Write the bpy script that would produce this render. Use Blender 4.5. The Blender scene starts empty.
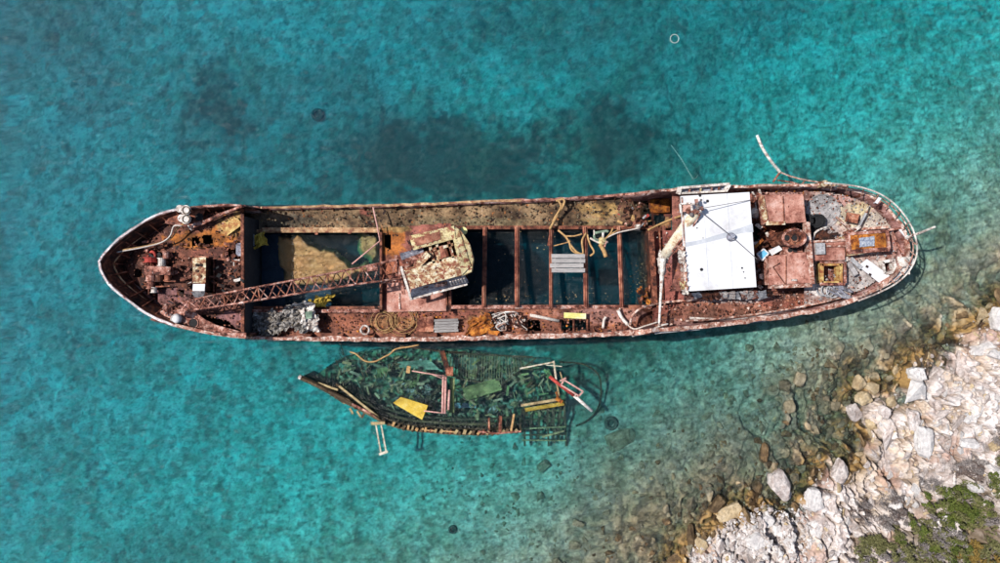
import bpy, math, random
import numpy as np
from mathutils import Vector, Matrix

SC = bpy.context.scene
COL = SC.collection
R = math.radians
random.seed(7)

# ------------------------------------------------------------------ camera, sun, sky
H = 53.33                      # drone height over the water
S = 0.08                       # metres per photo pixel at water level
cam_d = bpy.data.cameras.new("camera")
cam = bpy.data.objects.new("camera", cam_d)
COL.objects.link(cam)
cam.location = (0, 0, H)
cam.rotation_euler = (0, 0, 0)
cam_d.sensor_width = 36
cam_d.lens = 24.0
cam_d.clip_end = 3000
SC.camera = cam

SUN_AZ = R(167)      # from west, a little north
SUN_EL = R(53)
sdir = Vector((math.cos(SUN_AZ) * math.cos(SUN_EL), math.sin(SUN_AZ) * math.cos(SUN_EL), math.sin(SUN_EL)))
sun_d = bpy.data.lights.new("sun", 'SUN')
sun_d.energy = 4.6
sun_d.angle = R(0.5)
sun_d.color = (1.0, 0.955, 0.9)
sun = bpy.data.objects.new("sun", sun_d)
COL.objects.link(sun)
sun.location = sdir * 100
sun.rotation_euler = sdir.to_track_quat('Z', 'Y').to_euler()

wd = bpy.data.worlds.new("World")
SC.world = wd
wd.use_nodes = True
wn = wd.node_tree.nodes
sky = wn.new('ShaderNodeTexSky')
sky.sky_type = 'NISHITA'
sky.sun_disc = False
sky.sun_elevation = SUN_EL
sky.sun_rotation = math.atan2(sdir.x, sdir.y)
wd.node_tree.links.new(sky.outputs[0], wn['Background'].inputs[0])
wn['Background'].inputs[1].default_value = 0.085
SC.view_settings.view_transform = 'Standard'
SC.view_settings.look = 'None'
SC.view_settings.exposure = 0.25
SC.view_settings.gamma = 1
SC.cycles.max_bounces = 8
SC.cycles.transparent_max_bounces = 16
SC.cycles.volume_bounces = 1
SC.cycles.use_denoising = True


ABOARD = [False]


def sheer(px):
    """how far the two raised ends of the ship have settled"""
    return np.interp(px, [240, 250, 640, 662], [1.0, 0, 0, 1.2])


def P(px, py, z=0.0):
    """point of the place, from its place on the site plan and its height"""
    if ABOARD[0]: z = z - sheer(px)
    f = (H - z) / H
    return Vector(((px - 500) * S * f, (281.5 - py) * S * f, z))


# ------------------------------------------------------------------ numpy noise
def _h(ix, iy, seed):
    n = (ix.astype(np.int64) * 374761393 + iy.astype(np.int64) * 668265263 + seed * 974634777) & 0xFFFFFFFF
    n = ((n ^ (n >> 13)) * 1274126177) & 0xFFFFFFFF
    n = ((n ^ (n >> 16)) * 2246822519) & 0xFFFFFFFF
    return ((n ^ (n >> 15)) & 0xFFFFFF) / float(0xFFFFFF)


def vnoise(x, y, seed=0):
    x = np.asarray(x, float); y = np.asarray(y, float)
    ix = np.floor(x); iy = np.floor(y)
    fx = x - ix; fy = y - iy
    fx = fx * fx * (3 - 2 * fx); fy = fy * fy * (3 - 2 * fy)
    a = _h(ix, iy, seed); b = _h(ix + 1, iy, seed); c = _h(ix, iy + 1, seed); d = _h(ix + 1, iy + 1, seed)
    return (a * (1 - fx) + b * fx) * (1 - fy) + (c * (1 - fx) + d * fx) * fy


def fbm(x, y, seed=0, oct=4, gain=0.5):
    t = 0; a = 1; s = 0
    for o in range(oct):
        t = t + a * vnoise(x * 2 ** o + 13.7 * o, y * 2 ** o - 7.3 * o, seed + o * 17)
        s += a; a *= gain
    return t / s


def voro(x, y, seed=0):
    x = np.asarray(x, float); y = np.asarray(y, float)
    ix = np.floor(x); iy = np.floor(y)
    f1 = np.full(x.shape, 9.0); f2 = np.full(x.shape, 9.0)
    cx = np.zeros(x.shape); cy = np.zeros(x.shape); r = np.zeros(x.shape); r2 = np.zeros(x.shape)
    for dx in (-1, 0, 1):
        for dy in (-1, 0, 1):
            jx = ix + dx; jy = iy + dy
            a = _h(jx, jy, seed + 3); b = _h(jx, jy, seed + 5)
            qx = jx + a - x; qy = jy + b - y
            d = np.sqrt(qx * qx + qy * qy)
            m = d < f1
            f2 = np.where(m, f1, np.minimum(f2, d))
            f1 = np.where(m, d, f1)
            cx = np.where(m, qx, cx); cy = np.where(m, qy, cy)
            r = np.where(m, _h(jx, jy, seed + 7), r); r2 = np.where(m, _h(jx, jy, seed + 9), r2)
    return f1, f2, r, r2, cx, cy


def sstep(a, b, x):
    t = np.clip((x - a) / (b - a), 0, 1)
    return t * t * (3 - 2 * t)


# ------------------------------------------------------------------ materials
def _new(name):
    m = bpy.data.materials.new(name)
    m.use_nodes = True
    nt = m.node_tree
    return m, nt, nt.nodes['Principled BSDF']


def ramp_set(node, stops, interp='LINEAR'):
    cr = node.color_ramp
    cr.interpolation = interp
    while len(cr.elements) > 1:
        cr.elements.remove(cr.elements[-1])
    cr.elements[0].position = stops[0][0]
    cr.elements[0].color = (*stops[0][1], 1)
    for p, c in stops[1:]:
        e = cr.elements.new(p)
        e.color = (*c, 1)


def pmat(name, stops, scale=2.0, rough=0.8, bump=0.4, specks=(), metallic=0.0, attr=None, vary=0.35,
         stretch=(1, 1, 1), per_object=0.0, bscale=9.0, spec=0.3, bdist=0.05, contrast=1.0, grime=0.0):
    """weathered surface: broad mottling, fine grain, sharp flaked patches, fine relief"""
    m, nt, b = _new(name)
    L = nt.links.new
    tc = nt.nodes.new('ShaderNodeTexCoord')
    mp = nt.nodes.new('ShaderNodeMapping')
    mp.inputs['Scale'].default_value = stretch
    L(tc.outputs['Object'], mp.inputs[0])
    vec = mp.outputs[0]
    if per_object:
        oi = nt.nodes.new('ShaderNodeObjectInfo')
        ad = nt.nodes.new('ShaderNodeVectorMath'); ad.operation = 'ADD'
        sc_ = nt.nodes.new('ShaderNodeVectorMath'); sc_.operation = 'SCALE'
        cb = nt.nodes.new('ShaderNodeCombineXYZ')
        L(oi.outputs['Random'], cb.inputs[0]); L(oi.outputs['Random'], cb.inputs[1])
        L(cb.outputs[0], sc_.inputs[0]); sc_.inputs['Scale'].default_value = 50
        L(vec, ad.inputs[0]); L(sc_.outputs[0], ad.inputs[1]); vec = ad.outputs[0]
    n1 = nt.nodes.new('ShaderNodeTexNoise')
    n1.inputs['Scale'].default_value = scale; n1.inputs['Detail'].default_value = 8; n1.inputs['Roughness'].default_value = 0.7
    L(vec, n1.inputs['Vector'])
    if attr:
        at = nt.nodes.new('ShaderNodeAttribute'); at.attribute_name = attr
        col = at.outputs['Color']
    else:
        r1 = nt.nodes.new('ShaderNodeValToRGB'); ramp_set(r1, stops)
        cm = nt.nodes.new('ShaderNodeMapRange'); cm.inputs['From Min'].default_value = 0.5 - 0.5 / contrast; cm.inputs['From Max'].default_value = 0.5 + 0.5 / contrast
        L(n1.outputs['Fac'], cm.inputs[0]); L(cm.outputs[0], r1.inputs[0]); col = r1.outputs[0]
    k = 0
    for (c, thr, sc2) in specks:
        k += 1
        n2 = nt.nodes.new('ShaderNodeTexNoise')
        n2.inputs['Scale'].default_value = sc2; n2.inputs['Detail'].default_value = 6; n2.inputs['Roughness'].default_value = 0.65
        off = nt.nodes.new('ShaderNodeVectorMath'); off.operation = 'ADD'; off.inputs[1].default_value = (11.3 * k, 5.1 * k, 3.7 * k)
        L(vec, off.inputs[0]); L(off.outputs[0], n2.inputs['Vector'])
        rr = nt.nodes.new('ShaderNodeValToRGB'); ramp_set(rr, [(0, (0, 0, 0)), (thr, (0, 0, 0)), (min(thr + 0.035, 1), (1, 1, 1))])
        L(n2.outputs['Fac'], rr.inputs[0])
        mx = nt.nodes.new('ShaderNodeMix'); mx.data_type = 'RGBA'
        L(rr.outputs[0], mx.inputs['Factor']); L(col, mx.inputs['A']); mx.inputs['B'].default_value = (*c, 1)
        col = mx.outputs['Result']
    # fine grain multiplies the albedo
    n3 = nt.nodes.new('ShaderNodeTexNoise')
    n3.inputs['Scale'].default_value = bscale; n3.inputs['Detail'].default_value = 5; n3.inputs['Roughness'].default_value = 0.7
    L(vec, n3.inputs['Vector'])
    mr = nt.nodes.new('ShaderNodeMapRange')
    mr.inputs['From Min'].default_value = 0.3; mr.inputs['From Max'].default_value = 0.7
    mr.inputs['To Min'].default_value = 1 - vary; mr.inputs['To Max'].default_value = 1 + vary
    L(n3.outputs['Fac'], mr.inputs[0])
    vm = nt.nodes.new('ShaderNodeVectorMath'); vm.operation = 'SCALE'
    L(col, vm.inputs[0]); L(mr.outputs[0], vm.inputs['Scale'])
    out = vm.outputs[0]
    if grime:      # broad soot and wet-rust stains
        n4 = nt.nodes.new('ShaderNodeTexNoise'); n4.inputs['Scale'].default_value = scale * 0.33; n4.inputs['Detail'].default_value = 7; n4.inputs['Roughness'].default_value = 0.68
        L(vec, n4.inputs['Vector'])
        r4 = nt.nodes.new('ShaderNodeValToRGB')
        ramp_set(r4, [(0.36, (1 - grime,) * 3), (0.47, (1 - grime * .45, 1 - grime * .5, 1 - grime * .52)), (0.55, (1, 1, 1)), (0.68, (1.0, 1.0, 1.0))])
        L(n4.outputs['Fac'], r4.inputs[0])
        vg = nt.nodes.new('ShaderNodeVectorMath'); vg.operation = 'MULTIPLY'
        L(out, vg.inputs[0]); L(r4.outputs[0], vg.inputs[1]); out = vg.outputs[0]
    if per_object:
        oi2 = nt.nodes.new('ShaderNodeObjectInfo')
        m2 = nt.nodes.new('ShaderNodeMapRange'); m2.inputs['To Min'].default_value = 1 - per_object; m2.inputs['To Max'].default_value = 1 + per_object
        L(oi2.outputs['Random'], m2.inputs[0])
        v2 = nt.nodes.new('ShaderNodeVectorMath'); v2.operation = 'SCALE'
        L(out, v2.inputs[0]); L(m2.outputs[0], v2.inputs['Scale']); out = v2.outputs[0]
    L(out, b.inputs['Base Color'])
    b.inputs['Roughness'].default_value = rough
    b.inputs['Metallic'].default_value = metallic
    b.inputs['Specular IOR Level'].default_value = spec
    if bump:
        bp = nt.nodes.new('ShaderNodeBump'); bp.inputs['Strength'].default_value = bump; bp.inputs['Distance'].default_value = bdist
        L(n3.outputs['Fac'], bp.inputs['Height']); L(bp.outputs[0], b.inputs['Normal'])
    return m


RUST_D = [(0.3, (0.010, 0.006, 0.006)), (0.47, (0.05, 0.018, 0.012)), (0.6, (0.13, 0.042, 0.022)), (0.78, (0.26, 0.095, 0.035))]
RUST_R = [(0.32, (0.03, 0.011, 0.009)), (0.45, (0.15, 0.048, 0.028)), (0.57, (0.29, 0.10, 0.058)), (0.68, (0.42, 0.18, 0.105)), (0.8, (0.50, 0.33, 0.26))]
RUST_P = [(0.32, (0.05, 0.016, 0.012)), (0.44, (0.22, 0.075, 0.05)), (0.55, (0.42, 0.19, 0.14)), (0.66, (0.55, 0.34, 0.28)), (0.8, (0.68, 0.55, 0.50))]
M = {}
M['rust_dark'] = pmat('rust_dark', RUST_D, 1.6, specks=[((0.30, 0.20, 0.17), 0.66, 4)], contrast=1.5, grime=0.60)
M['rust'] = pmat('rust', RUST_R, 1.8, specks=[((0.03, 0.012, 0.01), 0.62, 3), ((0.55, 0.42, 0.38), 0.68, 5)], contrast=1.6, grime=0.65)
M['rust_pink'] = pmat('rust_pink', RUST_P, 2.2, specks=[((0.12, 0.03, 0.02), 0.6, 4), ((0.75, 0.68, 0.66), 0.64, 6)], contrast=1.7, grime=0.60)
M['rust_plate'] = pmat('rust_plate', [(0.34, (0.13, 0.038, 0.026)), (0.5, (0.31, 0.11, 0.068)), (0.6, (0.42, 0.18, 0.11)), (0.72, (0.48, 0.25, 0.17))], 1.1, vary=0.22,
                       specks=[((0.10, 0.03, 0.02), 0.68, 5), ((0.55, 0.38, 0.33), 0.70, 7)], bump=0.2, contrast=1.5, grime=0.50)
M['rust_orange'] = pmat('rust_orange', [(0.35, (0.12, 0.03, 0.01)), (0.5, (0.42, 0.13, 0.02)), (0.65, (0.60, 0.24, 0.04))], 2.5,
                        specks=[((0.12, 0.04, 0.02), 0.6, 4)], contrast=1.4, grime=0.50)
M['rust_yellow'] = pmat('rust_yellow', [(0.35, (0.24, 0.07, 0.03)), (0.47, (0.36, 0.18, 0.06)), (0.6, (0.55, 0.42, 0.16))], 2.5,
                        specks=[((0.15, 0.05, 0.03), 0.6, 4)])
M['hull_side'] = pmat('hull_side', [(0.35, (0.10, 0.04, 0.035)), (0.55, (0.33, 0.17, 0.15)), (0.7, (0.55, 0.42, 0.40))], 1.2,
                      stretch=(1, 1, 0.4), specks=[((0.12, 0.035, 0.02), 0.56, 2)], contrast=1.4, grime=0.40)
M['buoy_dark'] = pmat('buoy_dark', [(0.3, (0.03, 0.035, 0.03)), (0.7, (0.09, 0.10, 0.08))], 6)
M['wood_pale'] = pmat('wood_pale', [(0.35, (0.26, 0.21, 0.14)), (0.5, (0.46, 0.40, 0.30)), (0.65, (0.60, 0.55, 0.45))], 3, contrast=1.3)
M['plate_pink'] = pmat('plate_pink', [(0.32, (0.20, 0.07, 0.05)), (0.45, (0.40, 0.175, 0.13)), (0.57, (0.52, 0.27, 0.21)), (0.7, (0.60, 0.38, 0.32))], 0.9, vary=0.22, contrast=1.5, grime=0.3,
                       specks=[((0.12, 0.035, 0.02), 0.62, 5), ((0.68, 0.52, 0.47), 0.66, 6)])
M['mast_cream'] = pmat('mast_cream', [(0.34, (0.36, 0.24, 0.14)), (0.45, (0.58, 0.49, 0.35)), (0.65, (0.70, 0.64, 0.52))], 2.0, contrast=1.3, specks=[((0.30, 0.12, 0.07), 0.6, 4)])
M['cap_white'] = pmat('cap_white', [(0.35, (0.42, 0.30, 0.29)), (0.5, (0.68, 0.62, 0.62)), (0.7, (0.8, 0.78, 0.78))], 2.0,
                      specks=[((0.25, 0.09, 0.07), 0.6, 3)], contrast=1.5, grime=0.45)
M['cap_pink'] = pmat('cap_pink', [(0.35, (0.26, 0.09, 0.06)), (0.5, (0.48, 0.28, 0.21)), (0.68, (0.72, 0.60, 0.54))], 3.0,
                     specks=[((0.18, 0.05, 0.03), 0.58, 5)], contrast=1.8, grime=0.60)
M['cap_ochre'] = pmat('cap_ochre', [(0.35, (0.22, 0.08, 0.05)), (0.5, (0.42, 0.24, 0.12)), (0.68, (0.60, 0.42, 0.25))], 2.0, contrast=1.5, grime=0.50)
M['white_paint'] = pmat('white_paint', [(0.3, (0.50, 0.49, 0.50)), (0.42, (0.62, 0.62, 0.64)), (0.55, (0.69, 0.69, 0.71))], 0.5, vary=0.05, bump=0.08, rough=0.6,
                        specks=[((0.45, 0.36, 0.30), 0.71, 3.5)])
M['white_worn'] = pmat('white_worn', [(0.35, (0.34, 0.26, 0.23)), (0.48, (0.62, 0.57, 0.52)), (0.7, (0.78, 0.76, 0.72))], 2.5,
                       specks=[((0.22, 0.08, 0.05), 0.6, 4)], contrast=1.5, grime=0.40)
M['cream_rust'] = pmat('cream_rust', [(0.36, (0.20, 0.07, 0.04)), (0.47, (0.42, 0.25, 0.13)), (0.56, (0.62, 0.54, 0.36)), (0.72, (0.70, 0.66, 0.55))], 2.2,
                       stretch=(1, 1, 1), specks=[((0.22, 0.07, 0.04), 0.53, 2.6), ((0.10, 0.03, 0.02), 0.60, 4)], contrast=1.3, grime=0.35)
M['cream'] = pmat('cream', [(0.38, (0.30, 0.16, 0.08)), (0.46, (0.58, 0.48, 0.24)), (0.65, (0.66, 0.58, 0.36))], 1.6,
                  specks=[((0.27, 0.09, 0.055), 0.53, 2.6), ((0.12, 0.04, 0.025), 0.60, 4)], contrast=1.2, grime=0.35)
M['grey_blue'] = pmat('grey_blue', [(0.35, (0.12, 0.12, 0.15)), (0.55, (0.27, 0.28, 0.34)), (0.7, (0.42, 0.42, 0.46))], 2.5,
                      specks=[((0.16, 0.05, 0.035), 0.6, 4)], contrast=1.3, grime=0.40)
M['grey'] = pmat('grey', [(0.35, (0.22, 0.22, 0.23)), (0.6, (0.40, 0.40, 0.41)), (0.75, (0.58, 0.58, 0.58))], 2.5)
M['roof_grey'] = pmat('roof_grey', [(0.3, (0.36, 0.38, 0.42)), (0.55, (0.46, 0.48, 0.52)), (0.72, (0.62, 0.63, 0.66))], 0.9, vary=0.06, bump=0.03)
M['silver_tarp'] = pmat('silver_tarp', [(0.34, (0.09, 0.075, 0.06)), (0.48, (0.22, 0.20, 0.18)), (0.6, (0.38, 0.36, 0.34)), (0.72, (0.52, 0.50, 0.48))], 3.0, bump=0.7,
                        specks=[((0.30, 0.22, 0.10), 0.62, 3)], bscale=6, contrast=1.3, grime=0.35)
M['wood_grey'] = pmat('wood_grey', [(0.3, (0.18, 0.165, 0.16)), (0.6, (0.36, 0.34, 0.33)), (0.75, (0.5, 0.48, 0.46))], 2.5, stretch=(0.5, 5, 1), vary=0.25, per_object=0.25)
M['wood_brown'] = pmat('wood_brown', [(0.3, (0.03, 0.02, 0.012)), (0.55, (0.10, 0.065, 0.035)), (0.75, (0.26, 0.19, 0.10))], 2.5, vary=0.4, per_object=0.3)
M['wood_tan'] = pmat('wood_tan', [(0.3, (0.20, 0.14, 0.07)), (0.55, (0.40, 0.31, 0.16)), (0.75, (0.56, 0.46, 0.27))], 2.5, vary=0.3, contrast=1.3, grime=0.40)
M['yellow_board'] = pmat('yellow_board', [(0.3, (0.42, 0.27, 0.03)), (0.55, (0.60, 0.42, 0.06)), (0.72, (0.66, 0.52, 0.15))], 1.5, vary=0.15,
                         specks=[((0.25, 0.16, 0.05), 0.66, 3)], contrast=1.3, grime=0.30)
M['lime_board'] = pmat('lime_board', [(0.3, (0.50, 0.46, 0.10)), (0.5, (0.66, 0.62, 0.22)), (0.7, (0.78, 0.75, 0.55))], 2, vary=0.1)
M['olive_panel'] = pmat('olive_panel', [(0.3, (0.14, 0.17, 0.07)), (0.55, (0.28, 0.30, 0.12)), (0.75, (0.40, 0.38, 0.16))], 1.2, vary=0.2, contrast=1.4, grime=0.55)
M['teal_panel'] = pmat('teal_panel', [(0.3, (0.12, 0.20, 0.15)), (0.55, (0.24, 0.34, 0.25)), (0.75, (0.36, 0.44, 0.34))], 1.2, vary=0.2, contrast=1.4, grime=0.55)
M['rope_tan'] = pmat('rope_tan', [(0.3, (0.28, 0.15, 0.06)), (0.6, (0.48, 0.30, 0.13)), (0.75, (0.6, 0.44, 0.24))], 5)
M['rope_white'] = pmat('rope_white', [(0.3, (0.40, 0.33, 0.29)), (0.6, (0.62, 0.56, 0.50)), (0.75, (0.74, 0.7, 0.66))], 5)
M['cable'] = pmat('cable', [(0.3, (0.10, 0.09, 0.09)), (0.7, (0.18, 0.16, 0.16))], 5)
M['black'] = pmat('black', [(0.3, (0.008, 0.008, 0.009)), (0.7, (0.02, 0.02, 0.022))], 5)
M['red'] = pmat('red', [(0.3, (0.20, 0.02, 0.018)), (0.6, (0.42, 0.06, 0.045)), (0.75, (0.5, 0.15, 0.12))], 4)
M['pink_pole'] = pmat('pink_pole', [(0.3, (0.38, 0.17, 0.14)), (0.6, (0.58, 0.33, 0.29)), (0.75, (0.7, 0.5, 0.46))], 4)
M['blue'] = pmat('blue', [(0.3, (0.09, 0.35, 0.55)), (0.7, (0.16, 0.45, 0.66))], 2, vary=0.08, bump=0.05)
M['cloth_blue'] = pmat('cloth_blue', [(0.35, (0.10, 0.11, 0.16)), (0.5, (0.26, 0.30, 0.38)), (0.65, (0.55, 0.55, 0.55))], 6, bscale=14)
M['silt'] = pmat('silt', [(0.3, (0.40, 0.20, 0.08)), (0.55, (0.55, 0.30, 0.125)), (0.75, (0.62, 0.37, 0.17))], 0.7, vary=0.1, bump=0.1)
M['navy'] = pmat('navy', [(0.3, (0.02, 0.03, 0.055)), (0.6, (0.045, 0.06, 0.10)), (0.75, (0.08, 0.085, 0.11))], 0.8, vary=0.15)
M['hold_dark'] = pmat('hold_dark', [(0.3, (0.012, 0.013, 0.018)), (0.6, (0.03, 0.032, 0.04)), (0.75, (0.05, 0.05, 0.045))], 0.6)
M['concrete'] = pmat('concrete', [(0.32, (0.18, 0.17, 0.17)), (0.5, (0.33, 0.31, 0.31)), (0.7, (0.5, 0.47, 0.45))], 1.5, specks=[((0.35, 0.17, 0.14), 0.64, 2)], contrast=1.3, grime=0.30)
M['stone'] = pmat('stone', [(0.3, (0.25, 0.18, 0.15)), (0.45, (0.45, 0.38, 0.35)), (0.6, (0.61, 0.55, 0.52)), (0.78, (0.70, 0.66, 0.64))], 1.5,
                  per_object=0.2, vary=0.35, bump=1.0, bdist=0.15, bscale=4, specks=[((0.34, 0.24, 0.19), 0.66, 1.5), ((0.18, 0.16, 0.155), 0.68, 4)])
M['stone_white'] = pmat('stone_white', [(0.3, (0.48, 0.44, 0.43)), (0.55, (0.62, 0.59, 0.57)), (0.75, (0.72, 0.69, 0.67))], 1.4, vary=0.25, bump=1.0, bdist=0.15, bscale=4,
                        per_object=0.08, specks=[((0.30, 0.24, 0.22), 0.66, 3)])
M['stone_ochre'] = pmat('stone_ochre', [(0.3, (0.28, 0.19, 0.10)), (0.5, (0.42, 0.32, 0.19)), (0.7, (0.56, 0.46, 0.32))], 1.2, vary=0.35, bump=1.0, bdist=0.12, bscale=4, per_object=0.2)
M['stone_brown'] = pmat('stone_brown', [(0.3, (0.03, 0.018, 0.01)), (0.5, (0.12, 0.075, 0.035)), (0.7, (0.26, 0.18, 0.10))], 1.6, vary=0.35, bump=0.8, per_object=0.35)
M['stone_sea'] = pmat('stone_sea', [(0.3, (0.10, 0.085, 0.05)), (0.5, (0.20, 0.17, 0.11)), (0.7, (0.32, 0.28, 0.20))], 1.2, vary=0.25, bump=0.6, per_object=0.25)
M['grass_sea'] = pmat('grass_sea', [(0.3, (0.01, 0.014, 0.01)), (0.7, (0.04, 0.05, 0.035))], 4)
M['deck_paint'] = pmat('deck_paint', None, 2.0, attr='col', vary=0.45, bscale=5, bump=0.6,
                       specks=[((0.02, 0.009, 0.008), 0.59, 2.0), ((0.42, 0.15, 0.04), 0.62, 3.1), ((0.60, 0.48, 0.43), 0.67, 5)], contrast=1.0, grime=0.72)
M['stern_paint'] = pmat('stern_paint', None, 2.0, attr='col', vary=0.4, bscale=6, bump=0.6,
                        specks=[((0.16, 0.05, 0.035), 0.60, 3), ((0.72, 0.64, 0.60), 0.62, 5)], contrast=1.0, grime=0.45)
M['ground'] = pmat('ground', None, 2.0, attr='col', vary=0.28, bscale=5, bump=0.6, rough=0.9, spec=0.15)
for nm, a, b_ in (('leaf_green', (0.05, 0.08, 0.012), (0.13, 0.15, 0.03)), ('leaf_olive', (0.08, 0.085, 0.03), (0.19, 0.18, 0.075)),
                  ('leaf_gold', (0.14, 0.09, 0.02), (0.28, 0.19, 0.05)), ('leaf_dry', (0.13, 0.11, 0.105), (0.30, 0.27, 0.26)),
                  ('leaf_brown', (0.10, 0.07, 0.06), (0.2, 0.15, 0.13))):
    M[nm] = pmat(nm, [(0.35, a), (0.65, b_)], 3.0, bump=0, vary=0.3, bscale=12)


# ------------------------------------------------------------------ mesh builder
class MB:
    def __init__(s):
        s.v = []; s.f = []

    def add(s, vs, fs):
        o = len(s.v)
        s.v.extend([tuple(p) for p in vs]); s.f.extend([tuple(i + o for i in f) for f in fs])
        return s

    def bar(s, a, b, w, h=None, up=(0, 0, 1)):
        a = Vector(a); b = Vector(b); h = w if h is None else h
        d = b - a
        if d.length < 1e-5: return s
        d.normalize(); up = Vector(up)
        if abs(d.dot(up)) > 0.97: up = Vector((0, 1, 0))
        x = d.cross(up).normalized(); y = x.cross(d).normalized()
        vs = []
        for p in (a, b):
            for i, j in ((-1, -1), (1, -1), (1, 1), (-1, 1)):
                vs.append(p + x * (i * w / 2) + y * (j * h / 2))
        return s.add(vs, [(3, 2, 1, 0), (4, 5, 6, 7), (0, 1, 5, 4), (1, 2, 6, 5), (2, 3, 7, 6), (3, 0, 4, 7)])

    def tube(s, pts, r, n=6, cap=True):
        pts = [Vector(p) for p in pts]
        rs = r if isinstance(r, (list, tuple)) else [r] * len(pts)
        vs = []; fs = []
        px = None
        for i, p in enumerate(pts):
            t = (pts[min(i + 1, len(pts) - 1)] - pts[max(i - 1, 0)])
            t = t.normalized() if t.length > 1e-6 else Vector((1, 0, 0))
            if px is None:
                u = Vector((0, 0, 1)) if abs(t.z) < 0.9 else Vector((1, 0, 0))
                x = t.cross(u).normalized()
            else:
                x = (px - t * px.dot(t))
                x = x.normalized() if x.length > 1e-6 else t.orthogonal().normalized()
            px = x; y = t.cross(x)
            for k in range(n):
                a = 2 * math.pi * k / n
                vs.append(p + (x * math.cos(a) + y * math.sin(a)) * rs[i])
        for i in range(len(pts) - 1):
            for k in range(n):
                a = i * n + k; b = i * n + (k + 1) % n
                fs.append((a, b, b + n, a + n))
        if cap:
            fs.append(tuple(range(n - 1, -1, -1))); fs.append(tuple((len(pts) - 1) * n + k for k in range(n)))
        return s.add(vs, fs)

    def prism(s, top, th):
        top = [Vector(p) for p in top]; n = len(top)
        ar = sum(top[i].x * top[(i + 1) % n].y - top[(i + 1) % n].x * top[i].y for i in range(n))
        if ar < 0: top.reverse()
        vs = top + [p - Vector((0, 0, th)) for p in top]
        fs = [tuple(range(n)), tuple(range(2 * n - 1, n - 1, -1))]
        for i in range(n):
            j = (i + 1) % n
            fs.append((i, i + n, j + n, j))
        return s.add(vs, fs)

    def cyl(s, c, r, h, n=14, r2=None):
        """upright drum standing on c"""
        r2 = r if r2 is None else r2; c = Vector(c)
        vs = [c + Vector((r * math.cos(2 * math.pi * k / n), r * math.sin(2 * math.pi * k / n), 0)) for k in range(n)]
        vs += [c + Vector((r2 * math.cos(2 * math.pi * k / n), r2 * math.sin(2 * math.pi * k / n), h)) for k in range(n)]
        fs = [tuple(range(n - 1, -1, -1)), tuple(range(n, 2 * n))] + [(k, (k + 1) % n, (k + 1) % n + n, k + n) for k in range(n)]
        return s.add(vs, fs)

    def dome(s, c, r, hz, n=14, m=5):
        c = Vector(c); vs = []; fs = []
        for j in range(m):
            a = j / m * math.pi / 2
            for k in range(n):
                t = 2 * math.pi * k / n
                vs.append(c + Vector((r * math.cos(a) * math.cos(t), r * math.cos(a) * math.sin(t), hz * math.sin(a))))
        vs.append(c + Vector((0, 0, hz)))
        for j in range(m - 1):
            for k in range(n):
                fs.append((j * n + k, j * n + (k + 1) % n, (j + 1) * n + (k + 1) % n, (j + 1) * n + k))
        for k in range(n): fs.append(((m - 1) * n + k, (m - 1) * n + (k + 1) % n, len(vs) - 1))
        return s.add(vs, fs)

    def ring(s, c, R_, r, n=20, m=6, tilt=(0, 0)):
        c = Vector(c)
        pts = [c + Vector((R_ * math.cos(2 * math.pi * k / n), R_ * math.sin(2 * math.pi * k / n),
                           tilt[0] * math.cos(2 * math.pi * k / n) + tilt[1] * math.sin(2 * math.pi * k / n))) for k in range(n + 1)]
        return s.tube(pts, r, m, cap=False)

    def sheet(s, quad, nu=8, nv=8, amp=0.1, seed=0, freq=3.0, th=0.03, rag=0.0):
        """crumpled plate between four corners"""
        a, b, c, d = [Vector(q) for q in quad]
        u, v = np.meshgrid(np.linspace(0, 1, nu + 1), np.linspace(0, 1, nv + 1), indexing='ij')
        nz = (fbm(u * freq + seed * 3.1, v * freq, seed, 3) - 0.5) * 2 * amp
        jx = (vnoise(u * freq * 2 + 5, v * freq * 2 + seed, seed + 1) - 0.5) * amp * 0.6
        kx = (fbm(u * 3.5 + seed, v * 3.5, seed + 7, 4, .6) - .5) * 2 * rag; ky = (fbm(u * 3.5, v * 3.5 + seed, seed + 8, 4, .6) - .5) * 2 * rag
        vs = []; fs = []
        for lay in (0, 1):
            for i in range(nu + 1):
                for j in range(nv + 1):
                    uu = u[i, j]; vv = v[i, j]
                    p = (a * (1 - uu) + b * uu) * (1 - vv) + (d * (1 - uu) + c * uu) * vv
                    vs.append(p + Vector((jx[i, j] + kx[i, j], jx[i, j] + ky[i, j], nz[i, j] - lay * th)))
        k = (nu + 1) * (nv + 1)
        for i in range(nu):
            for j in range(nv):
                q = (i * (nv + 1) + j, (i + 1) * (nv + 1) + j, (i + 1) * (nv + 1) + j + 1, i * (nv + 1) + j + 1)
                fs.append(q); fs.append(tuple(t + k for t in reversed(q)))
        edge = [(i, 0) for i in range(nu)] + [(nu, j) for j in range(nv)] + [(i, nv) for i in range(nu, 0, -1)] + [(0, j) for j in range(nv, 0, -1)]
        e = [i * (nv + 1) + j for i, j in edge]
        for i in range(len(e)):
            j = (i + 1) % len(e); fs.append((e[i], e[i] + k, e[j] + k, e[j]))
        return s.add(vs, fs)

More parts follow.
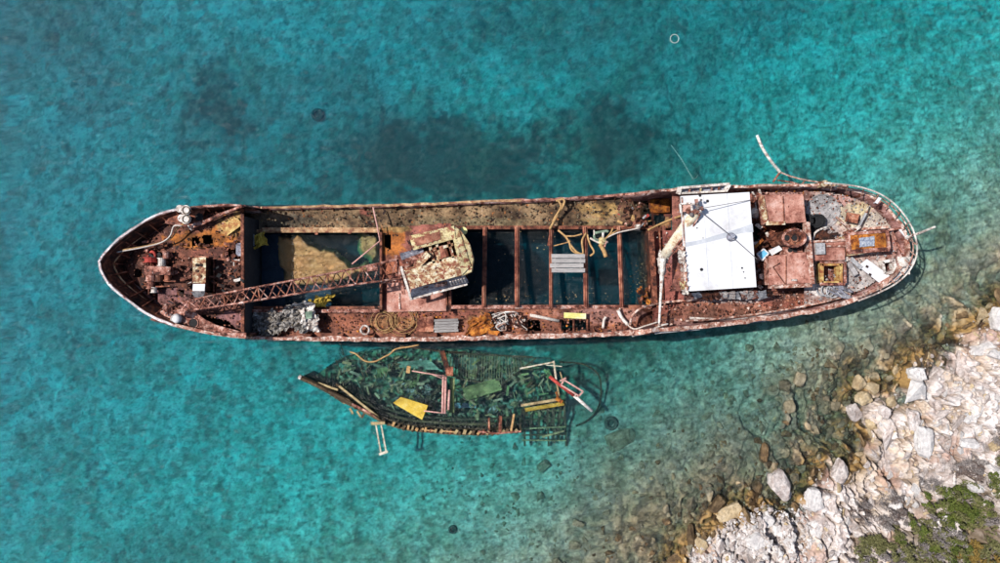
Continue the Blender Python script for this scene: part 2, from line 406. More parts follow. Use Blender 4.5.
    def wall(s, top, zb, th, closed=False):
        """upright plate that follows a line; zb is the foot height (number or list)"""
        top = [Vector(p) for p in top]
        zb = zb if isinstance(zb, (list, tuple)) else [zb] * len(top)
        for i in range(len(top) - (0 if closed else 1)):
            j = (i + 1) % len(top); a = top[i]; b = top[j]
            d = Vector((b.x - a.x, b.y - a.y, 0))
            if d.length < 1e-5: continue
            n = Vector((-d.y, d.x, 0)).normalized() * (th / 2)
            vs = []
            for p, z in ((a, zb[i]), (b, zb[j])):
                for sg in (-1, 1):
                    vs.append(p + n * sg); vs.append(Vector((p.x, p.y, z)) + n * sg)
            s.add(vs, [(0, 4, 6, 2), (1, 3, 7, 5), (0, 1, 5, 4), (2, 6, 7, 3), (0, 2, 3, 1), (4, 5, 7, 6)])
        return s

    def obj(s, name, mat, parent=None, smooth=False, loc=None):
        me = bpy.data.meshes.new(name)
        o_ = Vector((0, 0, 0))
        if loc is not None: o_ = Vector(loc)
        if parent is not None: o_ = ORIG.get(parent.name, Vector((0, 0, 0)))
        vs = [(p[0] - o_.x, p[1] - o_.y, p[2] - o_.z) for p in s.v]
        me.from_pydata(vs, [], s.f)
        me.materials.append(M[mat] if isinstance(mat, str) else mat)
        if smooth: me.polygons.foreach_set('use_smooth', [True] * len(me.polygons))
        o = bpy.data.objects.new(name, me)
        COL.objects.link(o)
        if parent is not None:
            o.parent = parent
        elif loc is not None:
            o.location = loc
        ORIG[o.name] = o_
        return o


ORIG = {}


def tag(o, label=None, cat=None, group=None, kind=None):
    if label: o['label'] = label
    if cat: o['category'] = cat
    if group: o['group'] = group
    if kind: o['kind'] = kind
    return o


def thing(name, loc, label, cat, group=None):
    o = bpy.data.objects.new(name, None)
    o.empty_display_size = 0.5
    COL.objects.link(o)
    o.location = loc
    ORIG[o.name] = Vector(loc)
    return tag(o, label, cat, group)


def single(mb, name, mat, loc, label, cat, group=None, smooth=False):
    return tag(mb.obj(name, mat, loc=loc, smooth=smooth), label, cat, group)


def curve(pts, k=6):
    """smooth line through points"""
    pts = [Vector(p) for p in pts]
    if len(pts) < 3: return pts
    out = []
    q = [pts[0] * 2 - pts[1]] + pts + [pts[-1] * 2 - pts[-2]]
    for i in range(1, len(q) - 2):
        for j in range(k):
            t = j / k
            out.append(0.5 * ((2 * q[i]) + (q[i + 1] - q[i - 1]) * t + (2 * q[i - 1] - 5 * q[i] + 4 * q[i + 1] - q[i + 2]) * t * t
                              + (3 * q[i] - q[i - 1] - 3 * q[i + 1] + q[i + 2]) * t ** 3))
    out.append(pts[-1])
    return out


def grid_mesh(name, X, Y, Z, keep, mat, col=None, parent=None, smooth=True):
    """sheet from a grid; keep masks the cells"""
    nx, ny = X.shape
    idx = np.arange(nx * ny).reshape(nx, ny)
    q = np.stack([idx[:-1, :-1], idx[1:, :-1], idx[1:, 1:], idx[:-1, 1:]], -1)[keep]
    used = np.zeros(nx * ny, bool); used[q.ravel()] = True
    remap = np.cumsum(used) - 1
    q = remap[q]
    v = np.stack([X.ravel(), Y.ravel(), Z.ravel()], -1)[used]
    me = bpy.data.meshes.new(name)
    me.vertices.add(len(v)); me.vertices.foreach_set('co', v.ravel())
    me.loops.add(q.size); me.loops.foreach_set('vertex_index', q.ravel().astype(np.int32))
    me.polygons.add(len(q)); me.polygons.foreach_set('loop_start', np.arange(0, q.size, 4, dtype=np.int32))
    me.polygons.foreach_set('loop_total', np.full(len(q), 4, np.int32))
    me.polygons.foreach_set('use_smooth', np.full(len(q), smooth))
    me.update(calc_edges=True)
    if col is not None:
        c = np.ones((len(v), 4), np.float32); c[:, :3] = col.reshape(-1, 3)[used]
        at = me.attributes.new('col', 'FLOAT_COLOR', 'POINT'); at.data.foreach_set('color', c.ravel())
    me.materials.append(M[mat])
    o = bpy.data.objects.new(name, me); COL.objects.link(o)
    if parent is not None: o.parent = parent
    return o


def inside(px, py, poly):
    r = np.zeros(np.shape(px), bool)
    n = len(poly)
    for i in range(n):
        x1, y1 = poly[i]; x2, y2 = poly[(i + 1) % n]
        c = ((y1 > py) != (y2 > py))
        with np.errstate(divide='ignore', invalid='ignore'):
            xi = (x2 - x1) * (py - y1) / (y2 - y1 + 1e-12) + x1
        r ^= c & (px < xi)
    return r


# ------------------------------------------------------------------ ground: seabed and rocky shore
SHORE = [(-9000, 2600), (-3000, 1500), (0, 960), (420, 720), (560, 640), (640, 596), (668, 566), (678, 548), (700, 532), (722, 520), (735, 505), (760, 500), (785, 503), (800, 492),
         (812, 470), (828, 458), (848, 462), (852, 440), (846, 415), (850, 396), (862, 380), (880, 384), (896, 372), (905, 352), (918, 352), (928, 348), (940, 338),
         (958, 334), (968, 322), (982, 318), (992, 306), (1004, 296), (1040, 270), (1200, 190), (1800, 60), (9000, -1500)]
LAND = SHORE + [(9000, 9000), (-9000, 9000)]


def shore_dist(px, py):
    d = np.full(np.shape(px), 1e9)
    for (x1, y1), (x2, y2) in zip(SHORE[:-1], SHORE[1:]):
        vx, vy = x2 - x1, y2 - y1
        t = np.clip(((px - x1) * vx + (py - y1) * vy) / (vx * vx + vy * vy), 0, 1)
        d = np.minimum(d, np.hypot(px - x1 - t * vx, py - y1 - t * vy))
    return np.where(inside(px, py, LAND), d, -d) * S


def gauss(px, py, cx, cy, rx, ry):
    return np.exp(-((px - cx) / rx) ** 2 - ((py - cy) / ry) ** 2)


GRASS = [(460, 150, 175, 62, 1.25), (600, 130, 110, 62, 0.95), (340, 170, 110, 45, 0.7), (480, 195, 260, 30, 0.62), (185, 85, 62, 62, 0.85), (640, 150, 60, 50, 0.5), (20, 75, 60, 60, 0.55),
         (160, 125, 60, 45, 0.5), (240, 190, 80, 30, 0.5), (830, 180, 40, 40, 0.55), (940, 230, 50, 50, 0.6), (965, 265, 60, 30, 0.35), (150, 20, 50, 25, 0.4), (300, 40, 60, 30, 0.3),
         (560, 350, 190, 26, 0.7), (420, 365, 150, 40, 0.85), (575, 385, 60, 50, 0.75), (740, 335, 90, 16, 0.4), (750, 80, 100, 50, 0.3), (330, 480, 80, 40, 0.3), (60, 470, 70, 50, 0.25), (660, 100, 50, 40, 0.4),
         (440, 545, 60, 30, 0.25), (120, 360, 70, 30, 0.25), (880, 60, 60, 50, 0.3), (470, 270, 430, 115, 0.62), (200, 440, 130, 60, 0.22), (450, 430, 200, 60, 0.35), (60, 200, 60, 60, .2)]


def ground(X, Y):
    px = X / S + 500; py = 281.5 - Y / S
    warp = (fbm(X * 0.5, Y * 0.5, 3, 4) - 0.5) * 2.4
    d = shore_dist(px, py)
    d = d + warp * np.clip(1 - np.abs(d) / 12, 0.15, 1) * 0.8
    sea = np.interp(-d, [0, 1, 2.5, 5, 8, 12, 18, 28, 45, 80, 300], [0, 0.07, 0.18, 0.45, 0.95, 1.8, 3.2, 5.0, 6.8, 8, 14])
    sea = sea * (1 - 0.75 * np.clip(gauss(px, py, 690, 535, 120, 50), 0, 1))
    land = np.interp(d, [0, 0.6, 2, 5, 12, 25, 80, 500], [0, 0.3, 0.75, 1.35, 2.3, 3.6, 8, 30])
    z = np.where(d > 0, land, -sea)
    near = np.exp(-np.maximum(-d, 0) / 6.0)
    # strata that run down the slope: long blocks, then smaller blocks
    ang = R(74)
    ca, sa = np.cos(ang), np.sin(ang)
    u = X * sa + Y * ca
    w = -X * ca + Y * sa
    wx = (fbm(X * 0.35, Y * 0.35, 20, 2) - 0.5) * 3 + (fbm(X * 1.3, Y * 1.3, 21, 4) - 0.5) * 1.0; wy = (fbm(X * 1.3 + 9, Y * 1.3, 22, 4) - 0.5) * 1.0
    f1, f2, r1, r1b, cx, cy = voro((u + wx) / 1.35, (w + wy) / 2.6, 11)
    g1, g2, r2, r2b, dx_, dy_ = voro((u + wx) / 0.52, (w + wy) / 0.8, 31)
    e1 = sstep(0.0, 0.22, f2 - f1); e2 = sstep(0.0, 0.25, g2 - g1)
    rough = fbm(X * 2.2, Y * 2.2, 41, 5, 0.6) - 0.5
    amp = np.where(d > 0, sstep(-0.5, 1.5, d) * 0.7 + 0.4, 0.10 + 0.75 * np.clip(np.exp(-np.maximum(-d, 0) / 1.6) + gauss(px, py, 800, 425, 42, 38) * .8 + gauss(px, py, 735, 505, 50, 22) * .4, 0, 1))
    block = (r1 - 0.5) * 0.95 + (cx * (r1b - 0.5) + cy * (r1 - 0.5)) * 0.6 - (1 - e1) * 0.7
    block2 = (r2 - 0.5) * 0.34 + (dx_ * (r2b - 0.5)) * 0.4 - (1 - e2) * 0.26
    m2 = sstep(0.35, 0.6, fbm(X * 0.35, Y * 0.35, 51, 3))
    z = z + amp * (block * 1.0 + block2 * (0.5 + 0.8 * m2) + rough * 0.6)
    # rock slabs under the sea, far out nearly flat
    reef = sstep(0.5, 0.68, fbm(X * 0.16, Y * 0.16, 61, 4))
    z = z + np.where(d < 0, (fbm(X * 0.8, Y * 0.8, 71, 4) - 0.5) * (0.35 + 0.5 * reef), 0)
    # scour under the ship
    ship = gauss(px, py, 500, 270, 330, 1e9) > 0
    inn = sstep(-3, 14, np.minimum(np.minimum(px - 112, 690 - px), np.minimum(py - 214, 328 - py)))
    z = z * (1 - inn) + np.minimum(z, -5.0) * inn
    # ---- colours (stone, sand and weed; shade painted into the seabed cracks)
    n1 = fbm(X * 0.9, Y * 0.9, 81, 5, 0.6); n2 = fbm(X * 3.1, Y * 3.1, 91, 4, 0.6); n3 = fbm(X * 0.25, Y * 0.25, 101, 3)
    L_ = lambda a, b, t: a + (b - a) * t[..., None]
    c = lambda *k: np.array(k)
    stone = L_(c(0.34, 0.28, 0.26), c(0.68, 0.62, 0.595), sstep(0.3, 0.62, n2 * 0.5 + r1 * 0.25 + r2 * 0.25))
    stone = L_(stone, c(0.60, 0.48, 0.36), np.clip(sstep(0.48, 0.60, n1) * 0.55 * (r1b > 0.4) + gauss(px, py, 885, 450, 30, 60) * sstep(.35, .55, n1) * .7, 0, .85))
    stone = L_(stone, c(0.36, 0.19, 0.13), sstep(0.56, 0.68, fbm(X * 0.45 + 40, Y * 0.45, 111, 4)) * 0.6)
    stone = L_(stone, c(0.22, 0.20, 0.20), sstep(0.60, 0.70, n2) * 0.6)
    soil = L_(c(0.14, 0.095, 0.07), c(0.30, 0.21, 0.15), n2)
    stone = L_(stone, soil, np.clip(sstep(0.55, 0.9, (1 - e2) * 0.7 + (n1 - 0.4)) * 0.6 + sstep(.55, 1., 1 - e1) * .75, 0, .9))
    veg = np.clip(gauss(px, py, 950, 545, 75, 42) * 1.3 + gauss(px, py, 985, 500, 40, 40), 0, 1)
    stone = L_(stone, c(0.17, 0.13, 0.09), veg * sstep(0.35, 0.6, n1))
    wet = L_(c(0.045, 0.026, 0.012), c(0.30, 0.185, 0.07), sstep(0.35, 0.65, n2 * 0.6 + r2 * 0.4))
    sand = L_(c(0.38, 0.36, 0.28), c(0.60, 0.58, 0.50), sstep(0.3, 0.7, n1))
    mott = fbm(X * 1.6, Y * 1.6, 121, 4, 0.62)
    mott2 = fbm(X * 4.2, Y * 4.2, 131, 3, 0.6)
    sand = L_(sand, c(0.14, 0.145, 0.10), sstep(0.48, 0.66, mott) * 0.55)
    sand = L_(sand, c(0.06, 0.07, 0.05), sstep(0.58, 0.72, mott2) * 0.5)
    sand = L_(sand, c(0.60, 0.56, 0.47), sstep(0.58, 0.72, fbm(X * 2.4 + 7, Y * 2.4, 141, 4, 0.6)) * 0.55)
    g = np.zeros(X.shape)
    for gx, gy, rx, ry, k in GRASS:
        g = np.maximum(g, k * gauss(px, py, gx, gy, rx, ry))
    gw = fbm(X * 0.3 + 5, Y * 0.3, 161, 5, 0.6) - 0.5
    g = sstep(0.08, 1.05, g * 1.05 + gw * 0.9 + (n1 - 0.5) * 0.6 + (mott - 0.5) * 0.9) * np.clip(g * 1.7, 0, 1)
    big = sstep(0.35, 0.65, fbm(X * 0.07 + 3, Y * 0.07, 171, 3))
    sand = sand * (0.66 + 0.42 * big[..., None])
    sand = L_(sand, c(0.014, 0.046, 0.032), g * 0.92)
    rocky = np.clip(near * 1.4 * sstep(0.3, 0.6, n1 + 0.1) + reef * 0.3, 0, 1)
    algae = L_(c(0.20, 0.15, 0.085), c(0.36, 0.28, 0.17), sstep(0.3, 0.65, n2)) if False else L_(c(0.07, 0.048, 0.022), c(0.33, 0.25, 0.14), sstep(0.3, 0.65, n2 * 0.5 + r2 * 0.5))
    sand = L_(sand, algae, np.clip(rocky + gauss(px, py, 690, 530, 70, 35) * .8, 0, 1) * 0.75)
    sand = L_(sand, sand * 0.25, (1 - e2) * np.exp(-np.maximum(-d, 0) / 3) * 0.6)  # shade painted into the cracks between the underwater blocks
    wetm = sstep(-2.2, -0.2, d + (n1 - 0.5) * 2) * (1 - sstep(0.5, 1.9, d + (n1 - 0.5) * 3.4))
    pale = L_(stone * 0.9, c(0.45, 0.38, 0.29), n1 * 0.5)
    col = np.where((d > 0)[..., None], stone, sand)
    col = L_(col, wet, wetm * sstep(0.28, 0.42, fbm(X * 0.4 + 3, Y * 0.4, 151, 3) + 0.14))
    return d, z, col


def axis(lo, hi, segs, far):
    a = [lo]
    for end, st in segs:
        while a[-1] < end - 1e-6: a.append(a[-1] + st)
    left = []; x = lo; st = 1.0
    while x > -far: x -= st; st *= 1.35; left.append(x)
    st = 1.0; x = a[-1]
    while x < far: x += st; st *= 1.35; a.append(x)
    return np.array(left[::-1] + a)


gx = axis(-90, 0, [(-44, 0.45), (13, 0.16), (44, 0.08), (80, 0.4)], 700)
gy = axis(-60, 0, [(-25, 0.4), (0, 0.08), (26, 0.16), (60, 0.45)], 700)
GX, GY = np.meshgrid(gx, gy, indexing='ij')
GD, GZ, GC = ground(GX, GY)
cellD = (GD[:-1, :-1] + GD[1:, 1:]) / 2
cellz = np.maximum.reduce([GZ[:-1, :-1], GZ[1:, :-1], GZ[1:, 1:], GZ[:-1, 1:]])
isl = (cellD > 0.0)
seabed = tag(grid_mesh('seabed', GX, GY, GZ, ~isl, 'ground', GC), kind='structure', label='pale sandy seabed with dark weed patches under clear turquoise water')
shore = tag(grid_mesh('rocky_shore', GX, GY, GZ, isl, 'ground', GC), kind='structure', label='pale limestone shore of broken blocks sloping into the sea')


import bisect
gxl = gx.tolist(); gyl = gy.tolist()


def gz(x, y):
    i = min(max(bisect.bisect_left(gxl, x) - 1, 0), len(gxl) - 2); j = min(max(bisect.bisect_left(gyl, y) - 1, 0), len(gyl) - 2)
    tx = (x - gx[i]) / (gx[i + 1] - gx[i]); ty = (y - gy[j]) / (gy[j + 1] - gy[j])
    return float((GZ[i, j] * (1 - tx) + GZ[i + 1, j] * tx) * (1 - ty) + (GZ[i, j + 1] * (1 - tx) + GZ[i + 1, j + 1] * tx) * ty)


def G(px, py):
    """point of the ground seen at a place on the plan"""
    z = 0.0
    for _ in range(6):
        p = P(px, py, z); z = gz(p.x, p.y)
    return P(px, py, z)


# ------------------------------------------------------------------ water
def make_water():
    m = bpy.data.materials.new('sea_water'); m.use_nodes = True
    nt = m.node_tree; N = nt.nodes; L = nt.links.new
    N.clear()
    out = N.new('ShaderNodeOutputMaterial')
    tr = N.new('ShaderNodeBsdfTransparent'); gl = N.new('ShaderNodeBsdfGlossy'); gl.inputs['Roughness'].default_value = 0.16
    mix = N.new('ShaderNodeMixShader'); fr = N.new('ShaderNodeFresnel'); fr.inputs['IOR'].default_value = 1.33
    tc = N.new('ShaderNodeTexCoord')
    mp = N.new('ShaderNodeMapping'); mp.inputs['Rotation'].default_value = (0, 0, R(35)); mp.inputs['Scale'].default_value = (1.0, 2.6, 1)
    L(tc.outputs['Object'], mp.inputs[0])
    n1 = N.new('ShaderNodeTexNoise'); n1.inputs['Scale'].default_value = 0.9; n1.inputs['Detail'].default_value = 7; n1.inputs['Roughness'].default_value = 0.62
    n1.inputs['Distortion'].default_value = 0.4
    L(mp.outputs[0], n1.inputs['Vector'])
    bp = N.new('ShaderNodeBump'); bp.inputs['Strength'].default_value = 1.0; bp.inputs['Distance'].default_value = 0.34
    L(n1.outputs['Fac'], bp.inputs['Height'])
    L(bp.outputs[0], gl.inputs['Normal']); L(bp.outputs[0], fr.inputs['Normal'])
    L(fr.outputs[0], mix.inputs[0]); L(tr.outputs[0], mix.inputs[1]); L(gl.outputs[0], mix.inputs[2])
    L(mix.outputs[0], out.inputs['Surface'])
    ab = N.new('ShaderNodeVolumeAbsorption'); ab.inputs['Color'].default_value = (0.0, 0.892, 0.950, 1); ab.inputs['Density'].default_value = 0.40
    sc_ = N.new('ShaderNodeVolumeScatter'); sc_.inputs['Color'].default_value = (0.05, 0.62, 1.0, 1); sc_.inputs['Density'].default_value = 0.012
    ads = N.new('ShaderNodeAddShader')
    L(ab.outputs[0], ads.inputs[0]); L(sc_.outputs[0], ads.inputs[1]); L(ads.outputs[0], out.inputs['Volume'])
    return m


M['sea_water'] = make_water()
wb = MB()
wb.prism([(-690, -690, 0), (690, -690, 0), (690, 690, 0), (-690, 690, 0)], 20)
sea = tag(wb.obj('sea_water', 'sea_water'), kind='structure', label='clear turquoise sea with fine ripples')
ABOARD[0] = True
# ------------------------------------------------------------------ the cargo ship
OUT_N = [(98, 262), (103, 254), (113, 243), (126, 233), (142, 222), (158, 214), (176, 209), (200, 206), (225, 204.5), (244, 205), (256, 207), (300, 206), (360, 205), (420, 203.5), (480, 201),
         (540, 199), (590, 196.5), (630, 193), (650, 191), (680, 188), (720, 186), (760, 185), (800, 184), (832, 185.5), (855, 190), (874, 197), (889, 208), (900, 221), (907, 234), (909, 247)]
OUT_S = [(98, 262), (101, 273), (110, 286), (124, 298), (140, 310), (156, 319), (175, 326), (200, 332), (225, 336), (244, 338), (256, 339), (300, 340), (360, 341), (420, 340.5), (480, 339.5),
         (540, 338), (590, 336.5), (630, 334.5), (650, 332.5), (680, 330), (720, 326), (760, 321), (800, 315), (835, 307), (860, 298.5), (880, 289), (894, 277), (903, 265), (908, 256), (909, 247)]


def zrail(px, north):
    a = 0.95 if north else 2.3
    return float(np.interp(px, [98, 140, 244, 250, 620, 650, 700, 917], [5.9, 5.2, 4.7, a, a, 4.7, 4.9, 5.0]))


def resample(pts, n):
    pts = [Vector((a, b, 0)) for a, b in pts]
    c = curve(pts, 5)
    L_ = [0]
    for i in range(1, len(c)): L_.append(L_[-1] + (c[i] - c[i - 1]).length)
    out = []
    for k in range(n):
        t = L_[-1] * k / (n - 1)
        i = min(max(np.searchsorted(L_, t) - 1, 0), len(c) - 2)
        f = (t - L_[i]) / (L_[i + 1] - L_[i] + 1e-9)
        q = c[i].lerp(c[i + 1], f); out.append((q.x, q.y))
    return out


NN = 110
rN = [P(x, y, zrail(x, True)) for x, y in resample(OUT_N, NN)]
rS = [P(x, y, zrail(x, False)) for x, y in resample(OUT_S, NN)]
RAIL = rN + rS[-2:0:-1]            # closed loop


def offs(loop, dist):
    n = len(loop); out = []
    for i in range(n):
        t = loop[(i + 1) % n] - loop[i - 1]; t.z = 0
        nrm = Vector((t.y, -t.x, 0)).normalized()
        dd = dist[i] if isinstance(dist, list) else dist
        out.append(loop[i] + nrm * dd)
    return out


def bowk(p): return float(np.interp(p.x, [-33, -26, -20], [1, 0.8, 0]))


SHIP_AT = P(500, 270, 0)
ship = thing('cargo_shipwreck', SHIP_AT, 'rusted cargo shipwreck with open flooded holds and a white bridge roof', 'ship')

# shell plating: outside face, inside face
hb = MB(); n = len(RAIL)
levels = []
for z, k in ((None, 0.0), (2.0, 0.25), (0.3, 0.45), (-2.5, 0.8), (-5.6, 1.9)):
    ring_ = []
    ds = [k * (0.35 + 1.3 * bowk(p)) for p in RAIL]
    yc = RAIL[0].y
    for p, q in zip(RAIL, offs(RAIL, ds)):
        if (p.y - yc) * (q.y - yc) < 0 or abs(p.y - yc) < 1e-4: q = Vector((max(q.x, RAIL[0].x + k * 1.6), yc, 0))
        zz = p.z - 0.06 if z is None else min(z, p.z - 0.1)
        ring_.append(Vector((q.x, q.y, zz)))
    levels.append(ring_)
inner = offs(RAIL, 0.14)
lev2 = [[Vector((q.x, q.y, p.z - 0.06)) for p, q in zip(RAIL, inner)]]
ds = [0.22 + 0.5 * bowk(p) for p in RAIL]
lev2.append([Vector((q.x, q.y, min(p.z - 1.3, 2.9) if (p.x < -18.5) else p.z - 1.2)) for p, q in zip(RAIL, offs(RAIL, ds))])
ds = [0.5 + 1.4 * bowk(p) for p in RAIL]
lev2.append([Vector((q.x, q.y, -4.6)) for q in offs(RAIL, ds)])
vs = [v for l in levels for v in l] + [v for l in lev2 for v in l]
fs = []
for j in range(len(levels) - 1):
    for i in range(n):
        fs.append((j * n + i, (j + 1) * n + i, (j + 1) * n + (i + 1) % n, j * n + (i + 1) % n))
o = len(levels) * n
for j in range(len(lev2) - 1):
    for i in range(n):
        fs.append((o + j * n + i, o + j * n + (i + 1) % n, o + (j + 1) * n + (i + 1) % n, o + (j + 1) * n + i))
for i in range(n):                                  # joined at the top
    fs.append((i, (i + 1) % n, o + (i + 1) % n, o + i))
hb.add(vs, fs)
hull = hb.obj('hull', 'hull_side', ship, smooth=True)
bp_ = MB()
for i in range(n):
    j = (i + 1) % n
    a, b = offs(RAIL, 0.16)[i] if False else lev2[0][i], lev2[0][j]
for j in range(1):
    for i in range(n):
        k = (i + 1) % n
        if lev2[0][i].x < -18.5:
            sh = lambda p, q: p + (q - p).normalized() * 0.0
            e = 0.02
            inn = (Vector((SHIP_AT.x, 1.4, 0)) - Vector((lev2[0][i].x, lev2[0][i].y, 0))).normalized() * e
            bp_.add([lev2[0][i] + inn, lev2[0][k] + inn, lev2[1][k] + inn, lev2[1][i] + inn], [(0, 1, 2, 3)])
bp_.obj('bulwark_plating', 'rust_dark', ship)

# cap rail in pieces: worn white round the bow, pink along the waist, ochre on the flooded side
def cap(idx, w, mat, seed, wig=0.03):
    m = MB(); rr = random.Random(seed)
    a = []; b = []
    for i in idx:
        p = RAIL[i % n]; t = RAIL[(i + 1) % n] - RAIL[(i - 1) % n]; t.z = 0
        nr = Vector((t.y, -t.x, 0)).normalized()
        w1 = w * rr.uniform(0.75, 1.25)
        off = rr.uniform(-wig, wig)
        zz = p.z + rr.uniform(-wig, wig) * 0.6
        a.append(Vector((p.x, p.y, zz)) + nr * (-0.05 + off)); b.append(Vector((p.x, p.y, zz)) + nr * (w1 + off))
    vs = []
    for p, q in zip(a, b): vs += [p, q, q - Vector((0, 0, .09)), p - Vector((0, 0, .09))]
    fs = []
    for i in range(len(a) - 1):
        o_ = i * 4
        for k in range(4):
            fs.append((o_ + k, o_ + (k + 1) % 4, o_ + 4 + (k + 1) % 4, o_ + 4 + k))
    fs.append((3, 2, 1, 0)); fs.append(tuple(len(vs) - 4 + k for k in range(4)))
    m.add(vs, fs)
    return m.obj('cap_rail', mat, ship)


def idxr(x0, x1, north):
    r = range(0, NN) if north else range(NN - 1, n)
    q = [i for i in r if x0 <= RAIL[i].x / ((H - RAIL[i].z) / H) / S + 500 <= x1]
    return list(range(min(q) - 1, max(q) + 2)) if north else list(range(min(q) - 1, max(q) + 2))


cap(idxr(98, 176, True) , 0.10, 'cap_white', 1)
cap(idxr(176, 262, True), 0.10, 'rust_pink', 2)
cap(idxr(262, 520, True), 0.13, 'cap_ochre', 3, 0.04)
cap(idxr(520, 655, True), 0.12, 'rust_pink', 4, 0.05)
cap(idxr(655, 917, True), 0.15, 'cap_pink', 5, 0.05)
cap(idxr(98, 176, False), 0.11, 'cap_white', 6)
cap(idxr(176, 300, False), 0.18, 'cap_pink', 7, 0.03)
cap(idxr(300, 640, False), 0.29, 'cap_pink', 8, 0.05)
cap(idxr(640, 917, False), 0.26, 'cap_pink', 9, 0.06)

# bulwark stays round the bow and along the waist
st0 = None
for i in range(n):
    p = RAIL[i]; q = lev2[1][i]
    pxx = p.x / ((H - p.z) / H) / S + 500
    if pxx < 240 and i % 2 == 0 or (250 < pxx < 645 and i % 4 == 0):
        m = MB()
        top = lev2[0][i]; inn_ = (offs(RAIL, 0.55 + 0.5 * bowk(p))[i])
        foot = Vector((inn_.x, inn_.y, q.z + 0.12))
        t = (RAIL[(i + 1) % n] - RAIL[i - 1]).normalized() * 0.035
        a = [top - Vector((0, 0, .06)), Vector((q.x, q.y, q.z)), foot]
        m.add([v + t for v in a] + [v - t for v in a], [(0, 1, 2), (5, 4, 3), (0, 3, 4, 1), (1, 4, 5, 2), (2, 5, 3, 0)])
        m.obj('bulwark_stay', 'rust', ship)


# ---- decks: sheets of plate with openings, some rusted through, one cut for the locker's shade
def deck(name, poly, zf, holes=(), res=0.1, mat='deck_paint', base=((0.10, 0.03, 0.024), (0.26, 0.085, 0.06)), patches=(), amp=0.05, rag=1.6, seed=0, freq=1.0):
    """poly in plan pixels at the height of the deck; zf(px,py) height"""
    xs = [p[0] for p in poly]; ys = [p[1] for p in poly]
    st = res / S
    ax = np.arange(min(xs) - st, max(xs) + 2 * st, st); ay = np.arange(min(ys) - st, max(ys) + 2 * st, st)
    A, B = np.meshgrid(ax, ay, indexing='ij')
    Z = zf(A, B) - sheer(A) + (fbm(A * 0.09, B * 0.09, seed + 5, 4, 0.6) - 0.5) * 2 * amp
    F = (H - Z) / H
    X = (A - 500) * S * F; Y = (281.5 - B) * S * F
    rx = (fbm(A * 0.12, B * 0.12, seed + 1, 3) - 0.5) * 2 * rag; ry = (fbm(A * 0.12 + 9, B * 0.12, seed + 2, 3) - 0.5) * 2 * rag
    keep = inside(A, B, poly)
    for hpoly in holes:
        keep &= ~inside(A + rx, B + ry, hpoly)
    kc = keep[:-1, :-1] & keep[1:, 1:] & keep[1:, :-1] & keep[:-1, 1:]
    n1 = sstep(0.3, 0.68, fbm(A * 0.07 * freq, B * 0.07 * freq, seed + 11, 5, 0.65))[..., None]
    c = np.array(base[0]) * (1 - n1) + np.array(base[1]) * n1
    for (cx, cy, qx, qy, cc, k) in patches:
        g = gauss(A, B, cx, cy, qx, qy)
        nz = fbm(A * 0.16 + cx, B * 0.16, seed + 21, 5, 0.65) - 0.5
        w = (sstep(0.30, 0.52, g + nz * 0.9) * k)[..., None]
        cc2 = np.array(cc) * (0.7 + 0.6 * fbm(A * 0.3, B * 0.3, seed + 31, 3))[..., None]
        c = c * (1 - w) + cc2 * w
    Xg = X - SHIP_AT.x; Yg = Y - SHIP_AT.y
    return grid_mesh(name, Xg, Yg, Z - SHIP_AT.z, kc, mat, c, ship, smooth=False)


def loop_px(i0x, i1x, d, zc):
    """inset outline between two stations, in plan pixels at height zc"""
    l = offs(RAIL, d)
    f = (H - zc) / H
    N_ = [l[i] for i in range(0, NN)]; S_ = [l[i % n] for i in range(n, NN - 2, -1)]
    pn = [(p.x / f / S + 500, 281.5 - p.y / f / S) for p in N_]; ps = [(p.x / f / S + 500, 281.5 - p.y / f / S) for p in S_]
    a = [p for p in pn if i0x < p[0] < i1x]; b = [p for p in ps if i0x < p[0] < i1x]
    # close square at the ends
    if i1x < 900: a.append((i1x, a[-1][1])); b.append((i1x, b[-1][1]))
    if i0x > 105: a.insert(0, (i0x, a[0][1])); b.insert(0, (i0x, b[0][1]))
    return a + b[::-1]


BLK = (0.012, 0.006, 0.006); ORG = (0.50, 0.17, 0.03); OCH = (0.42, 0.27, 0.10); GRN = (0.10, 0.095, 0.055); PNK = (0.48, 0.27, 0.24); WHT = (0.66, 0.60, 0.57)
GRY = (0.34, 0.32, 0.32); RED = (0.36, 0.05, 0.04); MAU = (0.26, 0.13, 0.14); RST = (0.30, 0.10, 0.07)

fc = loop_px(90, 242, [0.30 + 0.55 * bowk(p) for p in RAIL], 2.9)
deck('forecastle_deck', fc, lambda a, b: 3.9 + 0 * a,
     holes=[[(146, 288), (158, 292), (156, 302), (145, 299), (139, 292)], [(178, 290), (184, 290), (184, 296), (178, 296)],
            [(205, 262), (215, 262), (215, 292), (205, 292)], [(191, 238), (198, 237), (199, 244), (192, 245)], [(203, 237), (211, 236), (212, 243), (204, 245)],  # first opening stands in for the locker's cast shadow on the deck
            [(229, 243), (240, 243), (240, 257), (229, 257)], [(196, 318), (205, 316), (226, 321), (240, 331), (218, 330), (200, 326)], [(135, 269), (141, 270), (140, 277), (134, 276)]],
     patches=[(200, 240, 34, 9, ORG, 0.9), (222, 238, 20, 12, ORG, 0.8), (232, 225, 14, 12, OCH, 0.9), (215, 252, 22, 6, RST, 0.8), (152, 258, 8, 7, RED, 0.95), (172, 297, 24, 10, MAU, 0.6),
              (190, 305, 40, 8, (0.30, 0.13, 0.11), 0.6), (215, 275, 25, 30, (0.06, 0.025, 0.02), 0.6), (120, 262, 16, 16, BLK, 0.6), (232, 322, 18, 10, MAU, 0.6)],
     base=((0.05, 0.018, 0.013), (0.22, 0.08, 0.05)), amp=0.08, seed=3)
